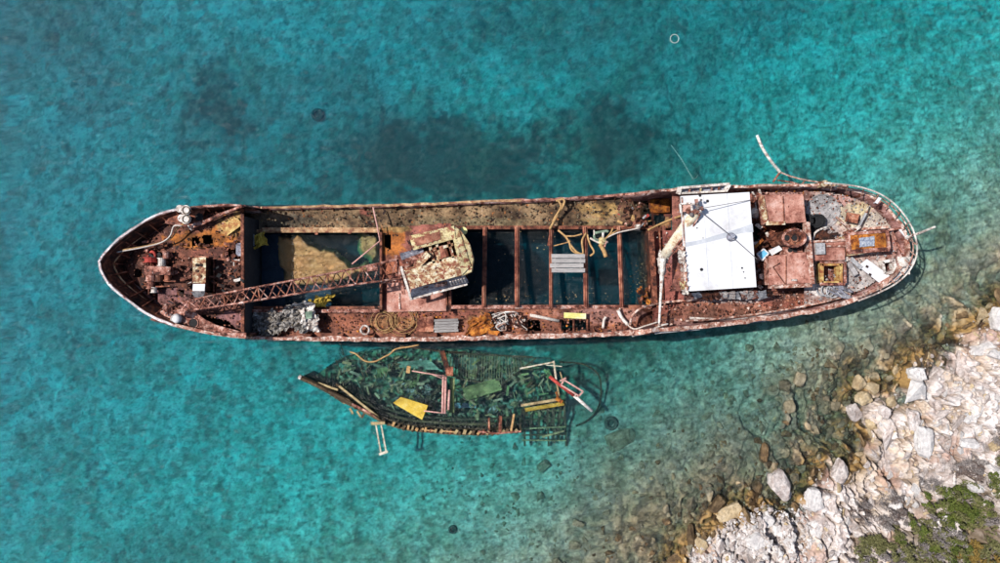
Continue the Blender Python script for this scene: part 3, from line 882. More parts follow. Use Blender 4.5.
m = MB(); m.prism([P(128, 262, 2.0), P(152, 240, 2.0), P(243, 224, 2.0), P(243, 322, 2.0), P(158, 300, 2.0), P(134, 278, 2.0)], 0.1)
m.obj('lower_deck', 'rust_dark', ship)

# mooring platforms raised along both rails of the bow
def platform(name, pts, z, mat, th=0.12, parent=ship):
    m = MB(); m.prism([P(a, b, z) for a, b in pts], th); return m.obj(name, mat, parent)


platform('mooring_platform', [(150, 320), (158, 312), (170, 308), (184, 311), (196, 313), (204, 319), (216, 325), (238, 331), (246, 333), (246, 338), (200, 333), (175, 327)], 4.55, 'rust_pink')
platform('mooring_platform', [(163, 216), (176, 211), (190, 208), (206, 206.5), (204, 212), (200, 222), (190, 226), (178, 225), (168, 223)], 4.45, 'rust')
wl = MB()
wl.bar(P(190, 227, 4.4), P(205, 222, 4.4), .3, .25); wl.bar(P(205, 222, 4.4), P(222, 214, 4.4), .22, .25); wl.bar(P(222, 214, 4.4), P(243, 206, 4.4), .16, .25)
wl.bar(P(166, 222, 4.4), P(190, 227, 4.4), .2, .25)
wl.obj('platform_edge', 'rust_pink', ship)
for x, y, h_ in ((186, 210, 1.0), (186, 219, 0.75)):
    m = MB(); m.cyl(P(x, y, 4.45), .30, h_, 14, .28); m.cyl(P(x, y, 4.45 + h_), .38, .10, 14, .36)
    b_ = m.obj('mooring_bollard', 'white_worn', ship, smooth=False)
    m = MB(); m.ring(P(x, y, 4.55 + h_ + .02), .26, .035, 14, 5); m.obj('rim', 'wood_brown', b_)
m = MB(); m.cyl(P(193.5, 323, 4.55), .34, .03, 16); m.obj('fairlead_hole', 'black', ship)
m = MB(); m.ring(P(193.5, 323, 4.58), .36, .05, 16, 6); m.obj('fairlead_rim', 'rust_pink', ship)
m = MB(); m.cyl(P(199.5, 217, 4.46), .30, .02, 14); m.obj('fairlead_hole', 'black', ship)
m = MB(); m.cyl(P(177, 319, 4.55), .42, .25, 18, .38); b_ = m.obj('ventilator', 'wood_grey', ship)
m = MB(); m.dome(P(177, 319, 4.8), .33, .28); m.obj('ventilator_cap', 'white_paint', b_, smooth=True)

# windlass on the foredeck
def part(name, mat, fn, parent=ship, smooth=False):
    m = MB(); fn(m); return m.obj(name, mat, parent, smooth=smooth)


wz = 3.95
wb_ = part('windlass', 'rust_pink', lambda m: (m.bar(P(146, 270, wz + .55), P(172, 271, wz + .55), .62, .5), m.bar(P(146, 270, wz + .2), P(172, 271, wz + .2), .35, .4)))
for x, y, r_, l_, mt in ((151, 277, .34, .5, 'rust_pink'), (160, 277, .30, .6, 'rust_dark'), (168, 277, .24, .4, 'rust'), (151, 284, .28, .6, 'rust_pink'), (154, 290, .20, .3, 'white_worn'),
                         (151, 260, .42, .25, 'red'), (162, 262, .26, .5, 'white_worn'), (166, 255, .22, .45, 'rust_pink')):
    def drum(m, x=x, y=y, r_=r_, l_=l_):
        a = P(x, y, wz + .45)
        m.tube([a + Vector((0, l_ / 2, 0)), a - Vector((0, l_ / 2, 0))], r_, 12)
        m.tube([a + Vector((0, l_ / 2, 0)), a + Vector((0, l_ / 2 + .06, 0))], r_ * 1.25, 12)
        m.tube([a - Vector((0, l_ / 2, 0)), a - Vector((0, l_ / 2 + .06, 0))], r_ * 1.25, 12)
    part('drum', mt, drum, wb_)
part('chain_pipe', 'red', lambda m: m.ring(P(152, 256, wz + .3), .33, .11, 16, 6, (0.15, 0)), ship, True)
part('windlass_shaft', 'rust', lambda m: (m.bar(P(150, 281, wz + .5), P(176, 281, wz + .5), .12), m.bar(P(150, 287, wz + .4), P(170, 286, wz + .4), .10), m.bar(P(148, 256, wz + .4), P(149, 294, wz + .4), .1)))

random.seed(12)
bc = thing('foredeck_scrap', P(185, 275, 2.9), 'dark broken pipes and plates strewn over the bow deck around the windlass', 'scrap heap')
for k in range(95):
    cx_, cy_ = random.uniform(140, 240), random.uniform(242, 305)
    if 190 < cx_ < 209 and 254 < cy_ < 296: continue
    if cx_ < 165 and cy_ > 292: continue
    z_ = 4.0 + random.random() * .35
    part('broken_pipe', random.choice(['rust_dark', 'rust_dark', 'rust', 'black', 'rust_pink', 'rust_dark', 'white_worn' if k % 3 == 0 else 'rust']), lambda m: m.bar(P(cx_, cy_, z_), P(cx_ + random.uniform(-8, 8), cy_ + random.uniform(-5, 5), z_ + random.uniform(-.1, .2)), random.uniform(.05, .3), random.uniform(.05, .2)), bc)
for k in range(3):
    q = [.35, 1.1, 1.9][k]
    o2 = [Vector((a_.x, a_.y, 0)) for a_ in offs(RAIL, 0.2 + .28 * k)]
    pts = [Vector((o2[i].x, o2[i].y, RAIL[i].z - q)) for i in list(range(n - 42, n)) + list(range(0, 42)) if RAIL[i].x < -24.5]
    part('bulwark_stringer', ['rust', 'cap_ochre', 'rust_dark'][k], lambda m: m.tube(pts, .06, 5))
# foredeck locker: long narrow house with peeling top, seen to cast on the deck beside it
lk = thing_part = MB()
zt = 5.0
lk.prism([P(193.5, 259, zt), P(205, 258, zt), P(204.5, 291, zt), P(193, 291, zt)], 1.1)
lk_ = lk.obj('deck_locker', 'rust_dark', ship)  # shade of the locker's far side put into the dark body colour
part('locker_roof', 'cream_rust', lambda m: m.sheet([P(193, 258, zt + .05), P(206, 257, zt + .05), P(205.5, 283, zt + .05), P(192.5, 283, zt + .05)], 5, 10, .06, 3), lk_)
part('locker_top_plate', 'white_paint', lambda m: m.prism([P(193, 284, zt + .07), P(205, 284, zt + .07), P(204.5, 291, zt + .05), P(192.5, 291, zt + .05)], .05), lk_)
part('locker_flap', 'grey', lambda m: m.sheet([P(191, 291.5, zt), P(205, 291.5, zt), P(203, 297.5, zt - .8), P(195, 297.5, zt - .8)], 4, 3, .08, 9), lk_)
for x, y in ((197, 265), (201, 265), (197, 271), (200, 276)):
    part('vent_hole', 'rust_dark', lambda m: m.cyl(P(x, y, zt + .09), .12, .04, 10), lk_)

# break of the forecastle: bulkhead, plates and posts in front of the first hold
part('forecastle_bulkhead', 'hold_dark', lambda m: m.wall([P(243, 216, 4.0), P(243, 337, 4.0)], -1, .1))
part('bulkhead_edge', 'rust', lambda m: m.bar(P(242.5, 214, 4.08), P(243, 336, 4.1), .22, .16))
part('deck_plate', 'rust_yellow', lambda m: m.sheet([P(219, 226, 4.02), P(236, 217, 4.12), P(243, 224, 4.12), P(227, 236, 4.02)], 6, 6, .06, 3))
part('deck_post', 'rust', lambda m: (m.bar(P(214, 258, 4.0), P(214, 292, 4.0), .10), m.bar(P(214, 258, 4.25), P(241, 262, 4.15), .14), m.bar(P(209, 257, 4.2), P(185, 256, 4.1), .1)))
part('deck_panel', 'grey_blue', lambda m: m.prism([P(236, 243, 4.05), P(241, 243, 4.05), P(241, 256, 4.05), P(236, 256, 4.05)], .04))
part('cleat', 'white_worn', lambda m: (m.bar(P(231, 261, 4.1), P(240, 260, 4.1), .14), m.bar(P(234, 256, 4.1), P(234, 266, 4.1), .08)))

# ---- waist: side decks, coamings, holds
zN = lambda a, b: 0.10 + (b - 231) * -0.004 + 0 * a
zS = lambda a, b: 1.25 + 0 * a
deck('side_deck', [(244, 206), (300, 206), (420, 203), (540, 199), (600, 196), (648, 192), (648, 230), (244, 231)], zN,
     base=((0.09, 0.055, 0.03), (0.30, 0.20, 0.11)), amp=0.10, seed=40, mat='deck_paint',
     patches=[(280, 222, 35, 9, (0.13, 0.12, 0.09), .6), (600, 210, 22, 7, OCH, .8), (590, 222, 15, 5, (.28, .20, .09), .8), (632, 210, 12, 15, (0.22, 0.10, 0.06), .7), (248, 222, 8, 10, BLK, .7),
              (640, 225, 8, 8, RST, .8), (470, 222, 60, 5, (0.16, 0.14, 0.08), .5), (366, 211, 7, 4, RST, .9)])
deck('side_deck', [(244, 306), (648, 304), (672, 300), (672, 333), (640, 336), (560, 338), (420, 340), (300, 340), (244, 339)], zS,
     holes=[[(528, 321), (540, 321), (541, 330), (529, 330)], [(562, 321), (572, 321), (572, 330), (562, 330)], [(575, 321), (586, 321), (586, 330), (575, 330)], [(245, 312), (254, 312), (256, 332), (245, 332)]],
     base=((0.12, 0.042, 0.028), (0.36, 0.145, 0.09)), amp=0.07, seed=50,
     patches=[(345, 322, 30, 8, (0.34, 0.12, 0.07), .8), (392, 322, 26, 7, (0.38, 0.19, 0.08), .8), (482, 320, 14, 8, (0.42, 0.22, 0.09), .7), (600, 316, 40, 8, PNK, .4), (430, 314, 60, 4, RST, .7)])
# deck at the crane between the holds
deck('cross_deck', [(381, 226), (402, 226), (452, 222), (452, 312), (381, 312)], lambda a, b: np.interp(b, [226, 312], [0.6, 1.5]),
     holes=[[(385, 234), (390, 234), (390, 248), (385, 247)]],
     patches=[(391, 238, 14, 18, ORG, .9), (392, 268, 12, 8, (0.36, 0.12, 0.06), .9), (395, 228, 14, 5, OCH, .9), (415, 297, 30, 14, (0.30, 0.11, 0.08), .8)],
     base=((0.16, 0.05, 0.035), (0.34, 0.12, 0.09)), amp=0.04, seed=60)

def zc(py): return float(np.interp(py, [228, 312], [0.75, 1.75]))


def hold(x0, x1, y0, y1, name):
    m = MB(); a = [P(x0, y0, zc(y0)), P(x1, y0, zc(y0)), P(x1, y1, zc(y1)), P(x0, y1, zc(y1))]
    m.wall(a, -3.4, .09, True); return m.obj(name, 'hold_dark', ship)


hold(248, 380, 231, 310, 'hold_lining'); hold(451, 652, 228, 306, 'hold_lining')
for x0, x1, y0, y1, w_ in ((247, 381, 231, 311, .20), (450, 653, 227.5, 307, .22)):
    c_ = [P(x0, y0, zc(y0) + .06), P(x1, y0, zc(y0) + .06), P(x1, y1, zc(y1) + .06), P(x0, y1, zc(y1) + .06)]
    for k in range(4):
        a, b = c_[k], c_[(k + 1) % 4]
        d = (b - a).normalized() * .1
        mt = 'cap_ochre' if (k == 0 and x0 < 300) else 'rust_pink' if k == 2 else 'rust'
        part('coaming', mt, lambda m: m.bar(a + d, b - d, w_ * (1.25 if k in (0, 2) else 0.9), .18))
part('coaming_web', 'cap_ochre', lambda m: m.bar(P(262, 229.5, .75), P(380, 229.5, .75), .3, .06))
for x_, y_ in ((315, 233.5), (348, 232.5)):
    part('coaming_bracket', 'rust', lambda m: m.bar(P(x_, y_, .8), P(x_ + 3, y_, .8), .2, .12))
# floors of the holds under water
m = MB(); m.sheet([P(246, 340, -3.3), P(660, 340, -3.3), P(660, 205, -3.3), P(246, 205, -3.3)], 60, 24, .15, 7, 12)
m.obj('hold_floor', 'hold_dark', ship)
# silt drifted into the first hold
A, B = np.meshgrid(np.linspace(255, 380, 90), np.linspace(231, 311, 60), indexing='ij')
sl = np.full(A.shape, -3.6)
msk = inside(A + (fbm(A * .1, B * .1, 5, 4) - .5) * 12, B + (fbm(A * .1, B * .1, 6, 4) - .5) * 12, [(277, 234), (302, 235), (316, 247), (338, 256), (352, 266), (366, 262), (372, 268), (350, 280), (300, 288), (284, 284), (280, 262)])
m2_ = inside(A + (fbm(A * .1, B * .1, 8, 4) - .5) * 14, B + (fbm(A * .1, B * .1, 9, 4) - .5) * 14, [(356, 234), (377, 233), (378, 256), (368, 262), (360, 250)])
kk = msk.astype(float)
for _ in range(2):
    kk[1:-1, 1:-1] = (kk[1:-1, 1:-1] * 2 + kk[:-2, 1:-1] + kk[2:, 1:-1] + kk[1:-1, :-2] + kk[1:-1, 2:]) / 6
k2 = m2_.astype(float)
for _ in range(3):
    k2[1:-1, 1:-1] = (k2[1:-1, 1:-1] * 2 + k2[:-2, 1:-1] + k2[2:, 1:-1] + k2[1:-1, :-2] + k2[1:-1, 2:]) / 6
Z = -3.2 + np.maximum(kk * 3.02, k2 * 2.75) + (fbm(A * .15, B * .15, 12, 4) - .5) * .25
F = (H - Z) / H
silt = grid_mesh('silt_heap', (A - 500) * S * F, (281.5 - B) * S * F, Z, np.maximum(kk, k2)[:-1, :-1] > 0.02, 'silt')
tag(silt, 'tan silt heaped under water in the first hold', 'silt', kind='stuff')

single(MB().sheet([P(249, 233, -.45), P(281, 234, -.5), P(286, 310, -.5), P(249, 310, -.4)], 10, 16, .05, 3, 3, .05), 'navy_water_sheet', 'navy', P(265, 270, -.6), 'dark blue sheet added just under the water for its navy reflection at the left end of the first hold', 'water tone')  # sheet added to give the water its dark sky reflection
single(MB().sheet([P(281, 287, -1.0), P(330, 284, -1.1), P(332, 310, -1.1), P(284, 310, -.9)], 10, 8, .08, 5, 3, .05), 'navy_water_sheet', 'navy', P(305, 298, -1.2), 'dark blue sheet added under the water for its navy reflection below the crane boom', 'water tone')  # second added sheet, same navy reflection put into its colour
# hatch beams across the second hold, each a little different
for x_, t_, w_ in ((484, -1, .34), (517, 0, .36), (551, 0, .30), (586, 1, .36), (622, 3, .34)):
    def hbm(m):
        m.bar(P(x_ - t_, 227, .86), P(x_, 307, 1.86), w_, .06)
        m.bar(P(x_ - t_, 227, .80), P(x_, 307, 1.80), .07, .5)
        m.bar(P(x_ - t_ - 1.2, 227, .92), P(x_ - 1.2, 307, 1.92), .05, .08)
        m.bar(P(x_ - t_ + 1.2, 227, .92), P(x_ + 1.2, 307, 1.92), .05, .08)
    part('hatch_beam', 'rust_plate', hbm)
part('hatch_beam', 'rust', lambda m: m.bar(P(552, 229, .88), P(549, 246, 1.1), .3, .1))
part('support_plate', 'plate_pink', lambda m: m.sheet([P(387, 283, 1.62), P(446, 281, 1.62), P(448, 311, 1.7), P(387, 312, 1.7)], 10, 6, .05, 5))
part('support_rib', 'cap_pink', lambda m: m.bar(P(399, 293, 1.74), P(399.5, 309, 1.78), .1, .05))
part('support_leg', 'rust', lambda m: (m.bar(P(450, 290, 1.7), P(450, 313, 1.75), .2, .2), m.bar(P(446, 288, 1.7), P(447, 311, 1.75), .12, .16)))
part('crack_patch', 'rust_orange', lambda m: m.sheet([P(651, 200, 1.4), P(669, 199, 1.6), P(670, 212, 1.6), P(652, 213, 1.4)], 6, 5, .06, 8))
deck('waist_bulkhead_deck', [(645, 193), (672, 190), (672, 232), (653, 232), (650, 214)], lambda a, b: 1.25 + 0 * a, base=((0.08, 0.025, 0.02), (0.26, 0.1, 0.07)), seed=66,
     patches=[(660, 206, 12, 8, ORG, .9), (662, 222, 9, 6, OCH, .5)], holes=[[(654, 215), (664, 214), (664, 222), (655, 224)]])

# ---- bridge front and deckhouse
deck('bridge_front_deck', [(650, 231), (688, 228), (692, 322), (652, 326)], lambda a, b: 2.2 + 0 * a, patches=[(672, 290, 16, 30, (0.30, 0.10, 0.08), .8), (664, 310, 14, 8, RST, .7), (678, 255, 8, 12, MAU, .7)],
     base=((0.12, 0.035, 0.03), (0.30, 0.10, 0.08)), amp=.03, seed=70)
part('bridge_front_edge', 'rust', lambda m: (m.bar(P(651, 230, 2.3), P(655, 305, 2.4), .34, .4), m.bar(P(659, 224, 2.35), P(663, 300, 2.4), .10, .1)))
part('bridge_front_wall', 'rust_dark', lambda m: m.wall([P(650, 229, 2.2), P(654, 306, 2.2)], -3.2, .1))

ZR = 6.9
roof = [P(681, 196, ZR), P(749.5, 192, ZR), P(756.5, 287, ZR), P(686, 291.5, ZR)]
hs = part('deckhouse', 'white_worn', lambda m: m.prism([Vector((p.x + (1.3 if k in (0, 3) else -.35), p.y + (-.4 if k < 2 else .45), p.z - .24)) for k, p in enumerate(roof)], 4.2))
part('roof', 'white_paint', lambda m: m.prism(roof, .22), hs)
part('roof_edge', 'cap_pink', lambda m: [m.bar(a_, b_, .09, .09) for a_, b_ in ((roof[0] + Vector((.05, -.1, .02)), roof[3] + Vector((.05, .1, .02))),)], hs)
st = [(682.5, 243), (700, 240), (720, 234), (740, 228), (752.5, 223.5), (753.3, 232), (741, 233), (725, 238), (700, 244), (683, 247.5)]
part('grey_band', 'roof_grey', lambda m: m.prism([P(a_, b_, ZR + .008) for a_, b_ in st], .006), hs)  # slanting grey strip laid over the white roof
for a_, b_ in (((703, 194.8), (709, 290)), ((727, 193.4), (733, 288.5))):
    part('roof_seam', 'roof_grey', lambda m: m.bar(P(*a_, ZR + .004), P(*b_, ZR + .004), .03, .012), hs)
part('roof_opening', 'grey_blue', lambda m: (m.cyl(P(731, 237, ZR), .34, .22, 12, .26), m.cyl(P(732, 236, ZR + .22), .16, .2, 8)), hs)
for x_, y_, r_ in ((701.5, 269.5, .12), (707.5, 201, .11), (742, 268, .07), (743.5, 272, .05), (697, 228, .05), (698, 222, .05), (700, 195.5, .1), (703, 238, .04), (745, 278, .05)):
    part('roof_hole', 'black', lambda m: m.cyl(P(x_, y_, ZR + .002), r_, .02, 9), hs)
for pts in ([(732, 237, ZR + .35), (697, 209, ZR + .9)], [(732, 237, ZR + .35), (757, 259, ZR + .12)], [(697, 209, ZR + .9), (750, 200, ZR + .1)]):
    single(MB().tube([P(*q) for q in pts], .024, 5), 'stay_cable', 'cable', P(*pts[0]), {0: 'dark stay cable from the toppled mast to the middle of the white roof', 1: 'dark stay cable from the roof middle to its right edge',
           2: 'dark stay cable along the upper end of the white roof'}[[237, 237, 209].index(pts[0][1]) if pts[1][0] != 757 else 1] if pts[0][1] == 237 else 'dark stay cable along the upper end of the white roof', 'cable', 'stay cables on the white roof')

# torn white edge at the front of the house, and torn plating below the roof
random.seed(21)
for i in range(11):
    y_ = 246 + i * 4.4
    x_ = 680 + random.uniform(-1.5, 1) + i * .35
    part('torn_plating', random.choice(['white_worn', 'white_worn', 'cream', 'cap_pink']), lambda m: m.sheet([P(x_ - 2, y_, 6.5), P(x_ + 5, y_, 7.2), P(x_ + 4, y_ + 5, 7.0), P(x_ - 1.6, y_ + 4.6, 5.2 + random.random())], 3, 3, .18, i))
for i in range(16):
    x_ = 686 + i * 5.3 + random.uniform(-2, 2); y_ = 293.5 - i * .15
    part('torn_plating', random.choice(['white_worn', 'grey', 'cap_pink', 'rust_pink', 'rust_dark']), lambda m: m.sheet([P(x_ - 4, y_, 5.6), P(x_ + 4, y_ - 1, 5.8), P(x_ + 6, y_ + random.uniform(5, 9), 4.6), P(x_ - 3, y_ + random.uniform(5, 9), 4.3)], 4, 4, .2, i + 50))
# side deck past the house
deck('side_deck', [(655, 318), (690, 297), (750, 292), (815, 282), (860, 280), (862, 299), (835, 308), (800, 316), (760, 322), (700, 329), (655, 333)], lambda a, b: 3.2 + 0 * a,
     base=((0.14, 0.05, 0.035), (0.42, 0.19, 0.13)), seed=77, amp=.05,
     patches=[(720, 296, 40, 4, WHT, .6), (740, 298, 50, 5, (.52, .48, .47), .7), (700, 322, 40, 4, PNK, .6), (790, 303, 40, 6, (0.30, 0.10, 0.07), .8), (700, 308, 40, 5, (.22, .09, .06), .7), (830, 298, 18, 6, WHT, .5)])
part('side_rail', 'cap_pink', lambda m: m.tube(curve([P(a_, b_, 4.4) for a_, b_ in ((686, 321), (720, 318.5), (770, 312), (820, 303), (850, 295))]), .07, 6))
part('side_rail', 'white_worn', lambda m: m.tube(curve([P(a_, b_, 3.6) for a_, b_ in ((690, 318), (730, 319.5), (760, 316), (800, 307.5))]), .10, 5))
part('deck_gutter', 'grey', lambda m: m.sheet([P(655, 329, 4.2), P(700, 326, 4.3), P(700, 330, 4.3), P(655, 334, 4.1)], 12, 2, .05, 4))
part('deck_gutter', 'grey', lambda m: m.sheet([P(700, 326, 4.3), P(790, 316, 4.3), P(790, 318.5, 4.3), P(700, 329.5, 4.3)], 20, 2, .05, 5))
# bridge wing on the upper side
wg = part('bridge_wing', 'white_worn', lambda m: (m.bar(P(680, 188, 5.6), P(729, 184, 5.6), .18, .3), m.bar(P(679, 193.5, 5.4), P(726, 191, 5.4), .14, .3), m.bar(P(680, 187, 5.6), P(678, 194, 5.5), .3, .3),
          m.bar(P(729, 184, 5.6), P(725, 191, 5.5), .28, .3)))
part('wing_floor', 'grey_blue', lambda m: m.sheet([P(681, 189, 5.2), P(728, 185, 5.2), P(725, 191, 5.2), P(680, 194, 5.2)], 14, 3, .12, 8), wg)
for x_ in (690, 701, 712, 719):
    part('wing_rib', random.choice(['rust', 'cream', 'rust_pink']), lambda m: m.bar(P(x_, 187, 5.5), P(x_ - 1, 192, 5.45), .12, .1), wg)

# engine casing tops and the mess between them
deck('engine_deck', [(672, 188), (762, 186), (848, 186), (848, 292), (750, 292), (672, 292)], lambda a, b: 3.5 + 0 * a, base=((0.08, 0.028, 0.022), (0.32, 0.13, 0.10)), amp=.1, seed=81,
     holes=[[(752, 198), (761, 197), (761, 214), (753, 214)], [(757, 274), (766, 274), (766, 286), (757, 286)], [(754, 222), (759, 222), (759, 240), (755, 240)]],
     patches=[(760, 189, 30, 4, ORG, .5), (790, 190, 40, 5, PNK, .8), (775, 240, 16, 20, (0.36, 0.13, 0.09), .7)])


def casing(pts, z, seed):
    b_ = part('engine_casing', 'rust_pink', lambda m: m.prism([P(x_, y_, z - .12) for x_, y_ in pts], 2.2))
    q = [P(x_, y_, z) for x_, y_ in pts]
    part('casing_top', 'plate_pink', lambda m: m.sheet(q, 14, 11, .05, seed, 4, .08), b_)
    return b_


c1 = casing([(761, 195), (803, 194), (806, 222), (766, 224)], 6.0, 31)
part('casing_flange', 'cream_rust', lambda m: (m.bar(P(761, 196, 6.1), P(766, 223, 6.1), .35, .12), m.bar(P(766, 223.5, 6.1), P(785, 223, 6.1), .25, .1)), c1)
part('seam', 'rust', lambda m: m.bar(P(783, 196, 6.1), P(784, 222, 6.1), .06, .04), c1)
c2 = casing([(769, 256), (806, 252), (811, 283), (769, 285)], 6.0, 37)
part('seam', 'rust', lambda m: (m.bar(P(786, 256, 6.08), P(786, 284, 6.08), .06, .05), m.bar(P(773, 267, 6.08), P(785, 284, 6.08), .05, .05), m.bar(P(773, 267, 6.08), P(780, 263, 6.08), .05, .05)), c2)
part('access_plate', 'white_worn', lambda m: m.prism([P(791, 279, 6.1), P(797, 279, 6.1), P(797, 281, 6.1), P(791, 281, 6.1)], .03), c2)
part('casing_edge', 'cap_pink', lambda m: (m.bar(P(806, 222, 5.8), P(811, 284, 5.8), .4, .35), m.bar(P(769, 286.5, 5.7), P(811, 285, 5.7), .3, .4)), c2)
# funnel stump with two uptakes
fn_ = MB()
el = [P(783 + 14 * .8 * math.cos(2 * math.pi * k / 20) + 11, 238 + 8.5 * math.sin(2 * math.pi * k / 20), 6.6) for k in range(20)]
fn_.prism(el, 2.8)
fun = fn_.obj('funnel_stump', 'rust', ship)
part('funnel_rim', 'rust_pink', lambda m: m.tube([p + Vector((0, 0, .05)) for p in el] + [el[0] + Vector((0, 0, .05))], .1, 6), fun)
for x_ in (787, 794.5):
    part('exhaust_pipe', 'rust', lambda m: m.ring(P(x_, 238, 6.68), .27, .06, 14, 6), fun)
    part('exhaust_hole', 'black', lambda m: m.cyl(P(x_, 238, 6.62), .23, .05, 14), fun)
part('skylight_box', 'rust_pink', lambda m: m.prism([P(783, 247, 5.6), P(802, 246, 5.6), P(803, 253, 5.6), P(784, 254, 5.6)], 1.6))
for x_, y_ in ((790, 250), (795, 250)):
    part('skylight_hole', 'black', lambda m: m.cyl(P(x_, y_, 5.61), .18, .02, 10))
part('pump', 'rust', lambda m: (m.cyl(P(771, 238, 4.0), .5, .9, 14, .35), m.cyl(P(771, 238, 4.9), .2, .3, 8)))
part('tank', 'white_worn', lambda m: m.dome(P(755.5, 213, 4.4), .42, .5), smooth=True)
part('box', 'rust_dark', lambda m: m.prism([P(760, 243, 4.6), P(767, 240, 4.6), P(769, 246, 4.6), P(763, 249, 4.6)], .9))

# ---- stern deck
sd = loop_px(804, 930, 0.35, 3.0)
deck('stern_deck', sd, lambda a, b: 4.2 + 0 * a, mat='stern_paint', base=((0.22, 0.11, 0.09), (0.58, 0.46, 0.41)), amp=.08, seed=90, freq=1.4,
     holes=[[(824, 266), (839, 266), (839, 281), (824, 281)], [(884, 264), (893, 262), (895, 270), (885, 272)], [(873, 238), (880, 238), (880, 252), (873, 252)], [(805, 254), (812, 254), (812, 276), (805, 276)]],
     patches=[(850, 215, 24, 13, (0.60, 0.52, 0.38), .85), (862, 208, 12, 7, (.60, .50, .26), .5), (885, 222, 22, 12, (0.50, 0.45, 0.38), .8), (822, 212, 15, 14, (0.36, 0.35, 0.36), .95), (828, 228, 12, 8, GRY, .7),
              (840, 290, 34, 9, (.50, .47, .45), .9), (862, 280, 30, 16, (.44, .41, .40), .95), (900, 245, 12, 20, (0.30, 0.12, 0.09), .8), (835, 200, 24, 6, PNK, .8), (880, 240, 15, 10, (0.25, 0.09, 0.07), .8),
              (842, 255, 18, 9, (0.33, 0.12, 0.10), .6), (870, 292, 20, 7, (.5, .47, .45), .7), (815, 285, 12, 10, WHT, .6)])
m = MB(); m.prism([P(806, 200, 2.4), P(880, 205, 2.4), P(905, 245, 2.4), P(880, 280, 2.4), P(806, 300, 2.4)], .1); m.obj('lower_deck', 'rust_dark', ship)
sk = part('stern_skylight', 'cream_rust', lambda m: m.prism([P(846, 236, 5.3), P(886, 232, 5.3), P(888, 250, 5.3), P(848, 256, 5.3)], 1.1))
part('skylight_lid', 'rust_orange', lambda m: m.sheet([P(849, 234.5, 5.42), P(885, 232.5, 5.42), P(886.5, 248, 5.42), P(850, 250.5, 5.42)], 10, 6, .04, 3, 3, .08), sk)
part('skylight_frame', 'rust_pink', lambda m: (m.bar(P(846, 234, 5.45), P(887, 231, 5.45), .22, .12), m.bar(P(848, 252, 5.4), P(889, 249, 5.4), .32, .14), m.bar(P(847, 234, 5.42), P(849, 252, 5.42), .36, .12), m.bar(P(887, 231, 5.42), P(889, 249, 5.42), .18, .14)), sk)
part('cloth_rag', 'cloth_blue', lambda m: m.sheet([P(859, 238, 5.55), P(874, 236, 5.55), P(875, 246, 5.55), P(860, 247, 5.55)], 8, 5, .09, 13, 4, .03), sk)
hx = part('hatch_house', 'rust_pink', lambda m: m.prism([P(811, 243, 5.2), P(842, 242, 5.2), P(843, 261, 5.2), P(812, 261, 5.2)], 1.1))
part('hatch_house_roof', 'plate_pink', lambda m: m.sheet([P(809, 243, 5.3), P(845, 241, 5.3), P(845, 260, 5.3), P(811, 261, 5.3)], 10, 6, .07, 19), hx)
part('roof_vent', 'grey', lambda m: m.prism([P(816, 243, 5.6), P(825, 243, 5.6), P(825.5, 254, 5.6), P(816.5, 254.5, 5.6)], .25), hx)
part('roof_edge', 'cap_pink', lambda m: (m.bar(P(809, 242, 5.42), P(845, 240, 5.42), .16, .1), m.bar(P(826, 246, 5.42), P(846, 246, 5.42), .12, .1)), hx)
ht = part('hatch_coaming', 'rust_yellow', lambda m: m.wall([P(822, 264, 4.9), P(841, 264, 4.9), P(841, 283, 4.9), P(822, 283, 4.9)], 2.9, .25, True))
part('coaming_lip', 'rust_pink', lambda m: [m.bar(P(*a_, 4.95), P(*b_, 4.95), .2, .08) for a_, b_ in (((820, 262), (844, 262)), ((845, 262), (845, 283)), ((820, 284), (845, 284)))], ht)
hc = part('hatch_coaming', 'white_worn', lambda m: m.wall([P(883, 262, 4.8), P(894, 260, 4.8), P(897, 271, 4.8), P(885, 274, 4.8)], 2.9, .2, True))
part('mooring_bollard', 'white_worn', lambda m: (m.cyl(P(904, 262, 4.3), .42, .7, 14, .4), m.dome(P(904, 262, 5.0), .4, .2)))
part('mooring_bollard', 'white_worn', lambda m: (m.cyl(P(901, 268, 4.3), .36, .4, 14, .34)))
part('stern_plate', 'white_worn', lambda m: m.sheet([P(898, 257, 4.6), P(909, 256, 4.7), P(910, 274, 4.6), P(897, 273, 4.5)], 6, 6, .12, 12))
part('stern_plate', 'grey', lambda m: m.sheet([P(885, 275, 4.5), P(905, 270, 4.6), P(897, 281, 4.6), P(880, 284, 4.5)], 6, 5, .08, 14))
part('deck_well', 'concrete', lambda m: (m.ring(P(823, 211, 4.25), 1.25, .07, 24, 6), m.cyl(P(823, 211, 4.22), 1.2, .015, 24), m.ring(P(823, 211, 4.25), .6, .04, 20, 5)))

# stern guard rail: double tube on stanchions
rail_pts = [(822, 183), (842, 184.5), (862, 188), (880, 195), (894, 205.5), (905, 219), (912, 233), (915, 248), (912.5, 261), (905, 273.5), (893, 284), (876, 293), (856, 301)]
rl = part('guard_rail', 'white_worn', lambda m: m.tube(curve([P(a_ + 2.2, b_, 6.2) for a_, b_ in rail_pts], 5), .06, 6))
part('middle_rail', 'cap_pink', lambda m: m.tube(curve([P((a_ - 870) * .95 + 870.5, (b_ - 245) * .95 + 245, 5.4) for a_, b_ in rail_pts], 5), .045, 6), rl)
cr = curve([P(a_ + 2.2, b_, 6.2) for a_, b_ in rail_pts], 5)
for i in range(2, len(cr), 4):
    q = cr[i]
    c_ = Vector((P(870, 245, 0).x, P(870, 245, 0).y, 0))
    f_ = q + (c_ - Vector((q.x, q.y, 0))).normalized() * .62; f_.z = 3.75
    part('stanchion', 'cap_pink', lambda m: m.bar(q, f_, .07), rl)
